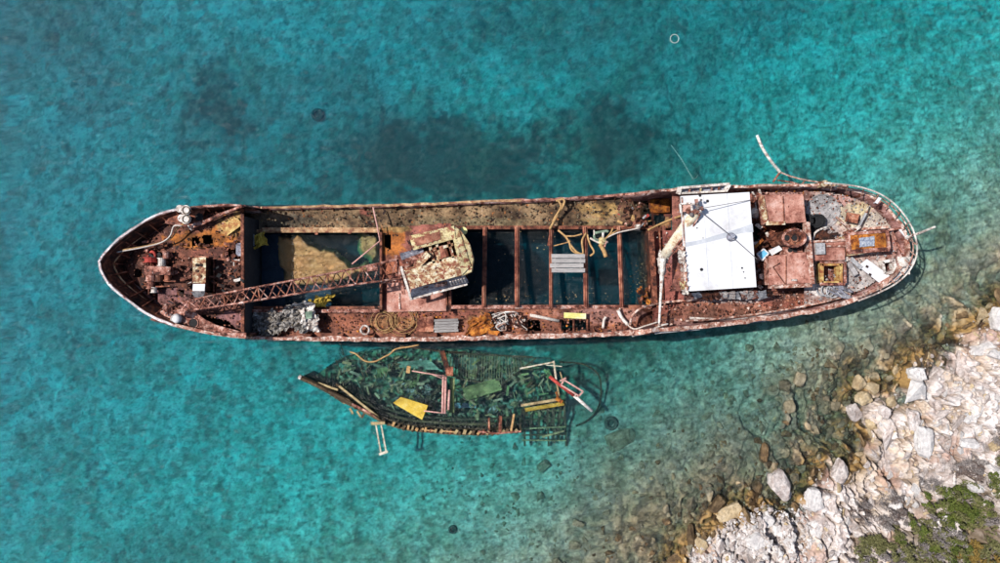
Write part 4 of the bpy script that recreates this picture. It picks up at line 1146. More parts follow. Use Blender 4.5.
part('rail_gate', 'white_paint', lambda m: (m.bar(P(876, 203, 6.0), P(880, 197.5, 6.2), .22, .06), m.bar(P(874, 203, 5.2), P(880, 199, 6.2), .08, .06)), rl)
part('flagstaff', 'white_worn', lambda m: m.tube([P(906, 238, 5.0), P(922, 232, 6.6), P(935.5, 226.5, 7.2)], [.10, .09, .07], 7))
part('rail_post', 'white_paint', lambda m: m.bar(P(900, 229, 4.8), P(909, 239.5, 5.0), .22, .1))

# bent rail that hangs off the side over the water
br = thing('bent_rail', P(780, 178, 3.5), 'bent pale handrail hanging out over the water above the stern', 'rail')
part('rail_arm', 'white_worn', lambda m: m.tube(curve([P(757, 135, 5.0), P(762, 147, 5.0), P(771, 161, 4.8), P(780, 172, 4.6)]), .11, 7), br)
part('rail_arm', 'cap_pink', lambda m: m.tube(curve([P(780, 172, 4.6), P(790, 176, 4.6), P(803, 179.5, 4.6), P(818, 182, 4.6), P(832, 184, 4.7), P(848, 186, 5.4)]), .06, 7), br)
part('rail_brace', 'rust_pink', lambda m: (m.tube([P(780, 172, 4.6), P(773, 182, 4.2)], .08, 6), m.tube(curve([P(777, 180, 4), P(790, 182, 4), P(802, 185, 4)]), .06, 6), m.tube([P(806, 179.5, 4.6), P(801, 185, 4.2)], .05, 6)), br)
part('fairlead_roller', 'cream_rust', lambda m: (m.sheet([P(820, 181, 5.0), P(836, 183, 5.0), P(835, 188, 5.0), P(819, 187, 5.0)], 5, 3, .12, 4, 3, .3), m.cyl(P(823, 184, 5), .25, .3), m.cyl(P(831, 186, 5), .22, .3)))

# ---- toppled mast in front of the bridge
mast = thing('fallen_mast', P(676, 235, 4), 'thick cream mast toppled slantwise against the front of the white roof', 'mast')
part('mast_tube', 'mast_cream', lambda m: m.tube([P(696, 213, 7.30), P(688, 222, 6.7), P(676, 240, 5.9), P(665, 255, 5.2)], [.30, .38, .42, .38], 14), mast, True)
part('mast_foot', 'white_worn', lambda m: m.sheet([P(659, 250, 5), P(669, 253, 5.2), P(668, 264, 4.6), P(658, 262, 4.4)], 5, 5, .25, 5, 3, .2), mast)
part('ladder_rail', 'rust_pink', lambda m: (m.tube([P(700, 214, 7.40), P(690, 232, 6.6), P(676, 252, 6)], .07, 6), m.tube([P(698, 212, 7.40), P(686, 232, 6.6), P(672, 252, 6)], .07, 6)), mast)
part('cross_tree', 'rust_pink', lambda m: (m.bar(P(689, 214, 7.40), P(703, 208, 7.60), .3, .25), m.bar(P(683, 205, 7.20), P(690, 212, 7.30), .4, .3), m.bar(P(696, 199, 7.50), P(699, 213, 7.50), .2, .2)), mast)
part('mast_box', 'plate_pink', lambda m: m.prism([P(681, 205, 7.40), P(690, 204, 7.40), P(690.5, 211, 7.40), P(681.5, 212, 7.40)], .35), mast)
part('mast_box_frame', 'white_worn', lambda m: [m.bar(P(*a_, 7.45), P(*b_, 7.45), .12, .15) for a_, b_ in (((680, 204), (691, 203)), ((691, 203), (692, 212)), ((680, 204), (681, 213)))], mast)
random.seed(33)
for k in range(9):
    a_ = P(696 + random.uniform(-5, 5), 209 + random.uniform(-10, 6), 7.50)
    part('block', random.choice(['rust_dark', 'white_worn', 'cable', 'white_worn', 'grey']), lambda m: m.dome(a_, random.uniform(.08, .17), .2, 8, 3), mast)
dr = thing('leaning_post', P(662, 300, 2.4), 'thin pale post leaning down from the mast foot to the lower rail', 'post')
part('post_tube', 'white_worn', lambda m: m.tube([P(663, 258, 5.2), P(661, 290, 4.6), P(659, 326, 4.4)], [.24, .10, .08], 8), dr)
part('post_plate', 'white_worn', lambda m: m.sheet([P(657, 258, 4.9), P(667, 258, 4.9), P(665, 275, 4.7), P(659, 274, 4.7)], 5, 6, .18, 15, 3, .15), dr)

# ------------------------------------------------------------------ crane with its lattice boom
crane = thing('crawler_crane', P(436, 258, 1.4), 'rusted crane with cream cab and long lattice boom lying over the first hold', 'crane')
A0 = Vector((404, 237, 0)); ex = Vector((math.cos(R(-14)), math.sin(R(-14)), 0)); ey = Vector((-ex.y, ex.x, 0))


def Q(u, v, z): # crane frame: u along the house in px, v across (down)
    p = A0 + ex * u + ey * v
    return P(p.x, p.y, z)


part('machine_bed', 'rust_dark', lambda m: m.prism([Q(4, 4, 2.6), Q(56, 2, 2.6), Q(62, 40, 2.6), Q(2, 50, 2.6)], 1.4), crane)
part('track', 'rust_dark', lambda m: m.prism([Q(0, 52, 2.0), Q(52, 52, 2.0), Q(52, 58, 2.0), Q(0, 58, 2.0)], .5), crane)
hz = 4.6
h1 = part('roof_panel', 'cream', lambda m: (m.sheet([Q(5, 0, hz), Q(51, 1, hz + .05), Q(50, 14, hz), Q(6, 15, hz - .05)], 14, 5, .05, 2, 5, .06), m.prism([Q(6, 1, hz - .08), Q(50, 2, hz - .08), Q(50, 13, hz - .08), Q(7, 14, hz - .08)], 1.8)), crane)
part('patch', 'rust_plate', lambda m: m.sheet([Q(9, 4, hz + .07), Q(36, 3, hz + .09), Q(35, 11, hz + .07), Q(10, 12, hz + .05)], 12, 5, .04, 6, 6, .03), h1)
h2 = part('roof_panel', 'cream_rust', lambda m: (m.sheet([Q(-7, 33, hz), Q(47, 32, hz), Q(47, 51, hz), Q(-6, 52, hz)], 16, 7, .06, 4, 6, .06), m.prism([Q(-6, 34, hz - .1), Q(46, 33, hz - .1), Q(46, 50, hz - .1), Q(-5, 51, hz - .1)], 1.8)), crane)
part('roof_panel', 'cream', lambda m: (m.sheet([Q(47, 2, hz), Q(55, 6, hz - .1), Q(58, 44, hz - .1), Q(47, 51, hz)], 4, 12, .05, 9, 5, .06)), crane)
cw = MB(); cw.prism([Q(51, 1, hz - .1), Q(57, 8, hz - .2), Q(62, 22, hz - .25), Q(62, 38, hz - .25), Q(57, 50, hz - .15), Q(47, 52, hz - .1), Q(47, 2, hz - .1)], 1.9)
cw.obj('counterweight', 'cream', crane)
part('side_wall', 'grey_blue', lambda m: m.sheet([Q(-6, 52.5, hz - .05), Q(50, 51.5, hz - .1), Q(52, 60, hz - 1.6), Q(-8, 62, hz - 1.5)], 18, 5, .05, 12, 5, .06), crane)
for k in range(6):
    part('vent_grille', 'white_worn', lambda m: m.bar(Q(34 + k * 2.8, 54.5, hz - .45), Q(34.6 + k * 2.8, 58.5, hz - 1.15), .12, .06), crane)
part('sill', 'white_worn', lambda m: (m.bar(Q(-9, 62, hz - 1.45), Q(50, 61, hz - 1.55), .16, .12), m.bar(Q(-10, 28, hz - .6), Q(-8, 62, hz - 1.4), .18, .2)), crane)
random.seed(5)
for k in range(7):
    u_ = random.uniform(4, 30)
    part('torn_patch', random.choice(['rust_pink', 'rust_dark']), lambda m: m.sheet([Q(u_, 53.5, hz - .2), Q(u_ + 5, 53.5, hz - .2), Q(u_ + 4, 57, hz - .9), Q(u_ - 1, 57, hz - .9)], 3, 3, .08, k), crane)
part('engine_floor', 'rust_dark', lambda m: m.sheet([Q(-6, 15, 3.2), Q(47, 14, 3.2), Q(47, 33, 3.2), Q(-6, 34, 3.2)], 10, 5, .1, 16), crane)
part('side_plate', 'grey_blue', lambda m: m.sheet([Q(-8, 15, 4.1), Q(16, 14, 4.2), Q(16, 20, 4.0), Q(-8, 24, 3.8)], 7, 3, .1, 17), crane)
part('side_plate', 'rust_pink', lambda m: m.sheet([Q(-8, 22, 4.1), Q(20, 19, 4.2), Q(20, 24, 4.1), Q(-8, 31, 3.9)], 7, 3, .12, 18), crane)
part('inner_frame', 'cream_rust', lambda m: [m.bar(Q(*a_, 4.3), Q(*b_, 4.3), .2, .2) for a_, b_ in (((23, 14), (23, 33)), ((30, 14), (30, 33)), ((42, 12), (43, 33)), ((23, 20), (46, 19)), ((-8, 32), (47, 32)))], crane)
part('winch_cover', 'cream_rust', lambda m: m.sheet([Q(21, 18, 4.2), Q(30, 17, 4.3), Q(31, 33, 4.3), Q(22, 33, 4.1)], 5, 6, .1, 19), crane)
part('winch_drum', 'rust_plate', lambda m: m.tube([Q(33, 18, 4.0), Q(34, 30, 4.0)], .42, 12), crane)
part('boom_hoist_arm', 'cream_rust', lambda m: m.bar(Q(4, 32, 4.5), Q(20, 22, 4.7), .5, .14), crane)
part('work_lamp', 'lime_board', lambda m: (m.cyl(P(463.5, 231, 2.0), .3, .25, 12), m.bar(P(459, 231, 2.1), P(464, 231, 2.1), .2, .2)), crane)

boom = part('boom_foot', 'rust_pink', lambda m: (m.bar(P(396, 255, 3.6), P(404, 295, 3.4), .22, .3), m.bar(P(378, 264, 3.4), P(400, 258, 3.6), .16), m.bar(P(380, 283, 3.2), P(402, 278, 3.4), .16)), crane)
bA = (172, 308.5, 5.7); bB = (398, 269, 3.4)


def bl(t, side, lev):
    """chord point: t along, side -1/1 across, lev 0/1 lower/upper"""
    x = bA[0] + (bB[0] - bA[0]) * t; y = bA[1] + (bB[1] - bA[1]) * t; z = bA[2] + (bB[2] - bA[2]) * t
    w = np.interp(t, [0, .12, .8, 1], [2.2, 5.6, 7.6, 9.4])
    dz = np.interp(t, [0, .12, .9, 1], [.25, .75, .85, .5])
    return P(x + .17 * w * side * 1, y + w * side, z + (dz if lev else 0))


bs = thing  # keep the name short below
cho = {}
for side in (-1, 1):
    for lev in (0, 1):
        ts = np.linspace(0, 1, 13)
        cho[side, lev] = part('boom_chord', 'rust_pink', lambda m: m.tube([bl(t, side, lev) for t in ts], .075 if lev else .06, 6), crane)
NB = 26
for k in range(NB):
    t0, t1 = k / NB, (k + 1) / NB
    s_ = 1 if k % 2 else -1
    part('lattice_bar', 'rust_pink' if k % 3 else 'rust', lambda m: (m.bar(bl(t0, s_, 1), bl(t1, -s_, 1), .075), m.bar(bl(t0, -s_, 0), bl(t1, s_, 0), .06), m.bar(bl(t0, 1, 0), bl(t1, 1, 1), .055), m.bar(bl(t0, -1, 1), bl(t1, -1, 0), .055)), crane)
    if k % 4 == 2:
        part('boom_frame', 'rust', lambda m: (m.bar(bl(t0, 1, 1), bl(t0, -1, 1), .09), m.bar(bl(t0, 1, 0), bl(t0, -1, 0), .08), m.bar(bl(t0, 1, 0), bl(t0, 1, 1), .08), m.bar(bl(t0, -1, 0), bl(t0, -1, 1), .08)), crane)
part('boom_head', 'rust_pink', lambda m: (m.tube([P(167, 305, 6), P(169, 315, 5.8)], .32, 10), m.bar(P(166, 304, 6.1), P(168, 316, 6.0), .16, .3), m.bar(P(172, 304, 6), P(173, 313, 5.9), .12, .3)), crane)
part('sheave', 'rust_dark', lambda m: m.tube([P(175, 304, 6.1), P(175.6, 306, 6.1)], .4, 12), crane)
part('hook_block', 'rust_pink', lambda m: m.sheet([P(366, 266, 4.7), P(377, 264, 4.7), P(378, 270, 4.7), P(367, 272, 4.7)], 4, 4, .15, 3, 3, .1), crane)

# ------------------------------------------------------------------ loose things on the ship
def rope(pts, r, mat, label, cat='rope', name='rope', k=5, group=None, n_=5):
    m = MB().tube(curve([P(*q) for q in pts], k), r, n_)
    return single(m, name, mat, P(*pts[0]), label, cat, group, True)


rope([(182, 226, 5.2), (174, 226, 5.2), (170, 236, 4.8), (160, 243, 4.6), (140, 248, 4.8), (118, 252, 5.0), (108, 256, 5.2)], .055, 'rope_white', 'pale rope from the upper bow bollards to the bow tip')
rope([(186, 222, 5.2), (178, 228, 4.8), (170, 239, 4.6), (150, 245, 4.6), (122, 250, 5.0)], .045, 'rope_tan', 'second thinner rope beside the pale one across the bow')
rope([(188, 225, 4.8), (192, 230, 4.5), (188, 226, 4.5)], .06, 'rope_white', 'short pale rope end by the upper bow bollards')
rope([(373, 207, 1.4), (377, 225, 1.5), (380, 241, 1.6), (352, 264, 1.7)], .06, 'pink_pole', 'thin bent pole leaning over the right corner of the first hold', 'pole', 'bent_pole', 1)
rope([(556, 201, 1.2), (563, 199, 1.25), (564, 204, 1.2), (557, 216, .8), (551, 227, 1.2), (550, 229, 1.2)], .10, 'rope_tan', 'thick tan rope hitched over the upper rail and hanging to the hold')
rope([(558, 200, 1.2), (561, 207, 1.1), (554, 219, .8), (552, 227, 1.1)], .085, 'rope_tan', 'thick tan rope lying against the hitched rope at the upper rail')
rope([(558, 230, 1.2), (566, 237, 1.2), (570, 244, 1.3), (577, 252, 1.5), (583, 253, 1.5), (582, 241, 1.4), (586, 233, 1.3)], .085, 'rope_tan', 'looped tan rope beside the fourth hatch beam')
rope([(566, 236, 1.3), (574, 236, 1.3), (582, 234, 1.4)], .07, 'rope_tan', 'short straight tan rope above the grey planks')
rope([(569, 240, 1.3), (571, 249, 1.4), (576, 253, 1.45), (584, 254, 1.5)], .07, 'rope_tan', 'tan rope loop hanging lowest above the grey planks')
rope([(587, 234, 1.2), (590, 244, 1.2), (594, 252, 1.3), (590, 256, 1.3)], .08, 'rope_tan', 'tan rope right of the fourth hatch beam')
rope([(553, 246, 1), (565, 243, 1.1), (571, 241, 1.2)], .05, 'rope_tan', 'thin tan line from the third hatch beam to the loop')
rope([(594, 230, 1.2), (595, 238, 1.25), (602, 240, 1.3), (610, 236, 1.3), (620, 232, 1.3), (640, 228, 1.2)], .06, 'rope_white', 'thin pale line stretched over the fifth hatch beam')
rope([(648, 230, 2.4), (660, 224, 2.7), (672, 219, 3.1), (686, 214, 5)], .09, 'rope_tan', 'orange brown pipe slanting up to the mast', 'pipe', 'pipe')
rope([(630, 326, 2.4), (632, 316, 2.5), (642, 308, 2.6), (662, 303, 2.8), (690, 300, 3.6), (720, 297, 4)], .10, 'cap_pink', 'long pink hose curving from the lower rail past the bridge front', 'hose', 'hose')
rope([(530, 315, 1.6), (545, 318, 1.7), (559, 321, 1.7)], .13, 'rope_white', 'pale straight pole on the lower side deck', 'pole', 'pole', 1)
rope([(618, 310, 1.6), (622, 318, 1.6), (628, 325, 1.8)], .14, 'white_worn', 'short thick white pipe on the lower side deck near the bridge', 'pipe', 'pipe')
rope([(620, 308, 1.5), (619, 315, 1.5), (626, 323, 1.7), (634, 329, 2.5), (645, 326, 3), (658, 322, 3.6)], .06, 'rope_white', 'thin white line tangled at the lower rail near the bridge')
rope([(632, 336, 2.6), (645, 333, 2.8), (660, 326, 4.3), (668, 324, 4.4)], .08, 'white_worn', 'white bent tube across the lower rail near the bridge', 'tube', 'bent_tube')
rope([(603, 328, 1.6), (604, 320, 1.7), (606, 317, 1.7)], .12, 'rope_white', 'small white stub post on the lower side deck', 'post', 'stub_post')
for (x_, y_, rr_, mt, lb) in ((385, 322, 1.0, 'rope_tan', 'large coil of tan hose left of the grey plank pallet'), (403, 320, 1.25, 'rope_tan', 'largest coil of tan hose on the rusty lower side deck')):
    m = MB()
    for k in range(5):
        m.ring(P(x_ + random.uniform(-2, 2), y_ + random.uniform(-1, 1), 1.4 + .05 * k), rr_ * (.95 - .09 * k), .022, 22, 5, (random.uniform(-.08, .08), random.uniform(-.08, .08)))
    single(m, 'hose_coil', mt, P(x_, y_, 1.3), lb, 'hose coil', 'coils of hose on the lower side deck', True)
single(MB().ring(P(365, 330, 1.7), .33, .09, 16, 6), 'ring_bolt', 'white_worn', P(365, 330, 1.3), 'round pale ring by the lower rail below the crane boom', 'ring', None, True)


def pallet(x0, y0, x1, y1, nn, z, mat, label, cat, skew=0, group=None, vert=False):
    r_ = thing('plank_stack', P((x0 + x1) / 2, (y0 + y1) / 2, z), label, cat, group)
    for k in range(nn):
        if vert:
            xa = x0 + (x1 - x0) * k / nn; xb = x0 + (x1 - x0) * (k + .86) / nn
            pts = [(xa, y0), (xb, y0), (xb + skew, y1), (xa + skew, y1)]
        else:
            ya = y0 + (y1 - y0) * k / nn; yb = y0 + (y1 - y0) * (k + .86) / nn
            j = random.uniform(-1, 1)
            pts = [(x0 + j, ya), (x1 + j, ya + skew), (x1 + j, yb + skew), (x0 + j, yb)]
        part('plank', mat, lambda m: m.prism([P(a_, b_, z + random.uniform(-.02, .04)) for a_, b_ in pts], .07), r_)
    for f_ in (.12, .88):
        xx = x0 + (x1 - x0) * f_
        part('batten', mat, lambda m: m.bar(P(xx, y0 + 1, z - .1), P(xx, y1 - 1, z - .1), .12, .07), r_)
    return r_


pallet(551, 254, 584.5, 273, 4, 1.95, 'wood_grey', 'stack of weathered grey planks laid across two hatch beams', 'planks')
pallet(434, 319.5, 458, 333, 5, 1.75, 'wood_grey', 'weathered grey plank pallet on the lower side deck below the crane', 'pallet', -1)
o_ = thing('painted_board', P(575, 315.5, 1.6), 'pale yellow green board over the side deck openings', 'board')
part('board_face', 'lime_board', lambda m: m.prism([P(564, 312.5, 1.75), P(586, 313.5, 1.75), P(586, 319, 1.75), P(564, 318, 1.75)], .08), o_)
part('board_batten', 'wood_brown', lambda m: m.bar(P(575, 313, 1.64), P(575, 319, 1.64), .1, .08), o_)
for x_ in (573.5, 587, 560.5):
    part('deck_post', 'rust', lambda m: m.bar(P(x_, 319, 1.4), P(x_, 331, 1.4), .12, .2))

# torn silver sheeting over the lower side deck
single(MB().sheet([P(247, 314, 1.6), P(272, 311, 1.8), P(276, 332, 1.8), P(249, 333, 1.6)], 34, 26, .42, 3, 13, .03, .9), 'torn_sheeting', 'silver_tarp', P(260, 323, 1.3), 'mottled torn sheeting at the left end of the lower side deck', 'tarpaulin', 'torn silver sheeting')
single(MB().sheet([P(271, 312, 1.9), P(302, 309, 2.1), P(307, 330, 1.9), P(275, 332, 1.8)], 36, 26, .46, 11, 14, .03, .9), 'torn_sheeting', 'silver_tarp', P(290, 321, 1.3), 'crumpled silver grey sheeting in the middle of the torn pile', 'tarpaulin', 'torn silver sheeting')
single(MB().sheet([P(297, 309, 2.1), P(316, 304, 2.3), P(321, 331, 2.0), P(303, 333, 1.8)], 24, 26, .45, 17, 11, .03, .8), 'torn_sheeting', 'white_worn', P(308, 319, 1.3), 'whitest sheet of the torn pile, sticking over the first hold edge', 'tarpaulin', 'torn silver sheeting')
single(MB().sheet([P(305, 312, 2.5), P(312, 311, 2.5), P(312, 318, 2.5), P(306, 319, 2.5)], 5, 5, .05, 2, 3, .04), 'teal_scrap', 'teal_panel', P(308, 315, 2.3), 'small blue green scrap lying on the torn silver sheeting', 'scrap')
single(MB().sheet([P(306, 303, .9), P(318, 299, .8), P(333, 296, .9), P(322, 308, 1.6)], 14, 12, .25, 27, 5, .03, .7), 'yellow_rag', 'yellow_board', P(316, 303, .6), 'yellow rag floating at the lower edge of the first hold', 'rag')
single(MB().sheet([P(252, 236, 1.3), P(264, 233, 1.2), P(268, 245, 1.3), P(254, 249, 1.2)], 12, 12, .3, 29, 4, .04, .35), 'crumpled_tin', 'yellow_board', P(260, 241, .8), 'crumpled yellow tin sheet at the upper left corner of the first hold', 'metal sheet')
single(MB().prism([P(248, 234, 1.35), P(254, 234, 1.35), P(254, 246, 1.35), P(248, 246, 1.35)], .06), 'grey_tile', 'grey', P(251, 240, 1.2), 'small grey panel beside the crumpled yellow tin', 'panel')
single(MB().sheet([P(464, 332, 1.6), P(473, 318, 2.1), P(489, 313, 2.0), P(497, 331, 1.5)], 14, 10, .22, 31, 5, .05, .6), 'buckled_plate', 'rust_orange', P(480, 324, 1.3), 'buckled orange rusty plate on the lower side deck', 'metal plate')
single(MB().sheet([P(418, 318, 1.7), P(434, 316, 1.6), P(433, 332, 1.6), P(416, 331, 1.5)], 10, 8, .15, 37, 4, .05), 'buckled_plate', 'rust_plate', P(426, 324, 1.3), 'dull red rusty plate left of the grey plank pallet', 'metal plate')
# heap of ropes and scrap on the lower side deck
random.seed(44)
hp = thing('scrap_heap', P(508, 321, 1.3), 'heap of white rope, hoses and black scrap on the lower side deck', 'scrap heap')
for k in range(26):
    cx_, cy_ = random.uniform(492, 524), random.uniform(314, 329)
    part('hose_loop', random.choice(['white_worn', 'rope_white', 'rust_dark', 'black', 'cap_pink', 'rust_dark', 'grey']), lambda m: m.tube(curve([P(cx_ + random.uniform(-7, 7), min(330, max(312, cy_ + random.uniform(-6, 6))), 1.55 + random.random() * .4) for _ in range(5)], 5), random.uniform(.025, .07), 5), hp, True)
for k in range(12):
    cx_, cy_ = random.uniform(490, 528), random.uniform(313, 330)
    part('scrap_sheet', random.choice(['white_worn', 'rust_dark', 'rope_white', 'rust_pink']), lambda m: m.sheet([P(cx_ - 3, cy_ - 2, 1.5), P(cx_ + 3, cy_ - 2, 1.6), P(cx_ + 2, cy_ + 3, 1.5), P(cx_ - 4, cy_ + 2, 1.5)], 4, 4, .2, k), hp)
# tangle of net and floats hung in the hold beams
tg = thing('net_tangle', P(603, 238, 1.2), 'tangle of pale netting and tubes over the flooded hold near the fifth beam', 'net tangle')
for pts, r_, mt in (([(595, 233), (606, 231), (608, 232)], .11, 'teal_panel'), ([(594, 235), (596, 240), (606, 240)], .1, 'teal_panel'), ([(604, 240), (610, 234), (613, 228)], .07, 'rope_tan'),
                    ([(590, 238), (600, 243), (608, 242)], .08, 'rope_white'), ([(600, 244), (604, 251), (606, 257)], .17, 'rope_tan'), ([(608, 236), (618, 230)], .06, 'rope_tan'), ([(603, 232), (603, 243)], .1, 'white_worn')):
    part('strand', mt, lambda m: m.tube(curve([P(a_, b_, 1.3) for a_, b_ in pts], 4), r_, 6), tg, True)
part('float', 'cream', lambda m: m.dome(P(602, 241, 1.2), .35, .35, 10, 4), tg, True)
part('rag', 'rust_pink', lambda m: m.sheet([P(598, 240, 1.3), P(607, 241, 1.4), P(604, 250, 1.2), P(600, 248, 1.2)], 6, 6, .2, 3), tg)
single(MB().sheet([P(634, 225, 1.0), P(640, 224, 1.0), P(640, 230, 1.0), P(635, 230, 1.0)], 4, 4, .15, 3), 'small_rag', 'white_worn', P(637, 228, .9), 'small pale rag at the last hatch opening', 'rag')
# rust junk in the corner of the last hatch
random.seed(55)
jk = thing('rusted_scrap_pile', P(645, 297, 1.2), 'brown rusted scrap pile in the lower right corner of the hold', 'scrap heap')
for k in range(22):
    cx_, cy_ = random.uniform(638, 651), random.uniform(286, 304)
    part('scrap_strip', random.choice(['rust_orange', 'rust_dark', 'rust', 'rust_orange']), lambda m: m.bar(P(cx_, cy_, 1.3 + random.random() * .4), P(cx_ + random.uniform(-3, 3), cy_ + random.uniform(-7, 7), 1.3 + random.random() * .5), random.uniform(.08, .3), .05), jk)
# upper side deck rubbish
tp = thing('upper_deck_scrap', P(634, 210, .4), 'red and tan scrap strewn on the upper side deck beside the orange plate', 'scrap heap')
for k in range(26):
    cx_, cy_ = random.uniform(618, 649), random.uniform(199, 228)
    part('scrap_strip', random.choice(['rust', 'rust_dark', 'rope_tan', 'red', 'rust_pink', 'grey']), lambda m: m.bar(P(cx_, cy_, .7 + random.random() * .4), P(cx_ + random.uniform(-7, 7), cy_ + random.uniform(-6, 6), .7 + random.random() * .4), random.uniform(.06, .28), .06), tp)
# junk between white roof and the casings
random.seed(66)
ej = thing('engine_room_scrap', P(757, 240, 3.7), 'tangle of rusty pipes and scrap right of the white roof', 'scrap heap')
for k in range(70):
    cx_, cy_ = random.uniform(752, 768), random.uniform(195, 287)
    if 245 < cy_ < 262 and cx_ > 760: continue
    if cy_ < 226 or cy_ > 254: cx_ = min(cx_, 761)
    part('pipe', random.choice(['rust_dark', 'rust_dark', 'rust', 'rust_pink', 'white_worn', 'cable']), lambda m: m.bar(P(cx_, cy_, 4.2 + random.random() * .7), P(cx_ + random.uniform(-6, 6), cy_ + random.uniform(-7, 7), 4.2 + random.random() * .8), random.uniform(.08, .3), .1), ej)
for k in range(8):
    cx_, cy_ = random.uniform(766, 800), random.uniform(226, 252)
    part('pipe', random.choice(['rust', 'rust_pink', 'rust_orange', 'rust_dark']), lambda m: m.tube([P(cx_, cy_, 4.6), P(cx_ + random.uniform(-8, 8), cy_ + random.uniform(-5, 5), 4.8)], random.uniform(.08, .2), 7), ej)
bp2 = thing('blue_panel', P(764, 254, 4.8), 'light blue framed panel lying beside the white roof', 'panel')
part('panel_face', 'blue', lambda m: m.prism([P(757, 254, 5.2), P(763.5, 249, 5.2), P(768.5, 253.5, 5.2), P(762, 260.5, 5.1)], .06), bp2)
part('panel_frame', 'white_paint', lambda m: [m.bar(P(*a_, 5.22), P(*b_, 5.22), .09, .1) for a_, b_ in (((757, 254), (763.5, 249)), ((763.5, 249), (768.5, 253.5)), ((768.5, 253.5), (762, 260.5)), ((762, 260.5), (757, 254)))], bp2)
single(MB().prism([P(768.5, 250.5, 5.4), P(779, 245.5, 5.4), P(782.5, 249.5, 5.4), P(772, 255.5, 5.3)], .07), 'white_panel', 'white_paint', P(775, 250, 4.8), 'small white panel lying right of the light blue one', 'panel')
single(MB().tube([P(753, 249, 5.2), P(763, 239.5, 5.6)], .11, 6), 'orange_pole', 'rust_orange', P(757, 244, 4.8), 'short orange pole above the light blue panel', 'pole')
dp = thing('white_door', P(872, 271, 4.5), 'white door panel lying flat on the stern deck', 'door')
part('door_leaf', 'white_paint', lambda m: m.prism([P(858, 266, 4.75), P(867, 259, 4.75), P(890, 276, 4.8), P(881, 284, 4.7)], .1), dp)
for x_, y_ in ((866, 266), (869, 274), (883, 281)):
    part('door_fitting', 'rust_dark', lambda m: m.bar(P(x_, y_, 4.83), P(x_ + 2, y_ + 1, 4.83), .16, .05), dp)
part('door_edge', 'rust_pink', lambda m: m.bar(P(878, 284, 4.8), P(889, 277, 4.85), .08, .1), dp)
# pipes heaped at the lower stern deck
random.seed(77)
pp = thing('pipe_heap', P(838, 292, 4.3), 'heap of grey pipes and cables on the lower stern deck', 'pipe heap')
for k in range(14):
    a_ = 838 + random.uniform(-6, 6); b_ = 291 + random.uniform(-5, 5); t_ = random.uniform(.2, 1.0)
    part('pipe', random.choice(['grey_blue', 'grey_blue', 'grey', 'cable']), lambda m: m.tube(curve([P(a_ - 9 * math.cos(t_), b_ - 8 * math.sin(t_), 4.4), P(a_, b_ + random.uniform(-2, 2), 4.6), P(a_ + 12 * math.cos(t_), b_ + 7 * math.sin(t_), 4.4)], 4), random.uniform(.05, .09), 6), pp, True)
for k in range(3):
    part('loop', 'grey', lambda m: m.ring(P(823 + k * 5, 289 + k, 4.5), .5, .06, 14, 5), pp, True)
# machinery at the head of the stern deck
mq = thing('deck_winch', P(811, 222, 4.3), 'black winch wreck on grey patch at the head of the stern deck', 'winch')
for x_, y_ in ((806.5, 221), (817, 221)):
    part('winch_drum', 'black', lambda m: (m.cyl(P(x_, y_, 4.4), .5, .4, 14), m.ring(P(x_, y_, 4.8), .45, .1, 14, 6)), mq)
part('winch_bed', 'black', lambda m: (m.bar(P(807, 226, 4.4), P(818, 219, 4.5), .4, .3), m.bar(P(812, 224, 4.4), P(812, 236, 4.4), .3, .3)), mq)
part('winch_lever', 'white_worn', lambda m: m.tube(curve([P(813, 240, 4.9), P(815, 233, 5), P(821, 229, 5), P(827, 227, 4.9)], 4), .08, 6), mq, True)
random.seed(88)
sp = thing('stern_scrap', P(850, 228, 4.4), 'bent pale bars and rusty scrap in front of the orange skylight', 'scrap heap')
for a_, b_, c_, d_, w_, mt in ((836, 217, 855, 234, .14, 'cap_pink'), (858, 228, 866, 213, .13, 'grey'), (852, 232, 860, 226, .25, 'white_worn'), (843, 233, 856, 229, .16, 'rust_pink'), (866, 213, 868, 205, .1, 'cream_rust'),
                               (840, 240, 853, 234, .1, 'white_worn'), (856, 236, 866, 231, .2, 'white_paint'), (846, 217, 858, 219, .7, 'rust'), (880, 231, 903, 228, .14, 'rust_pink'), (812, 238, 838, 233, .16, 'rust_dark'),
                               (818, 232, 832, 242, .7, 'rust_dark'), (836, 262, 850, 258, .3, 'white_worn'), (848, 262, 856, 275, .35, 'concrete'), (850, 258, 861, 268, .3, 'grey'), (862, 229, 888, 227, .18, 'cap_pink'), (892, 232, 906, 262, .1, 'rust_pink')):
    part('scrap_bar', mt, lambda m: m.bar(P(a_, b_, 4.7), P(c_, d_, 4.8), w_, .15), sp)
# tiny flakes of plate and paint on the decks
def flakes(name, region, nn, z, mats_, smin, smax, label, seed):
    rr = random.Random(seed)
    per = {m_: MB() for m_ in mats_}
    cnt = 0
    for k in range(nn * 3):
        if cnt >= nn: break
        x_ = rr.uniform(min(p[0] for p in region), max(p[0] for p in region)); y_ = rr.uniform(min(p[1] for p in region), max(p[1] for p in region))
        if not inside(np.array([x_]), np.array([y_]), region)[0]: continue
        cnt += 1
        c0 = P(x_, y_, z + rr.uniform(0.02, .14)); s_ = rr.uniform(smin, smax); a_ = rr.uniform(0, 6.28)
        pts = []
        for q in range(5):
            an = a_ + q * 1.257 + rr.uniform(-.4, .4); pts.append(c0 + Vector((math.cos(an) * s_ * rr.uniform(.4, 1), math.sin(an) * s_ * rr.uniform(.4, 1), rr.uniform(-.03, .06))))
        per[rr.choice(mats_)].prism(pts, .03)
    for i, (m_, mb) in enumerate(per.items()):
        if mb.v:
            tag(mb.obj(name, m_, ship), kind='stuff')


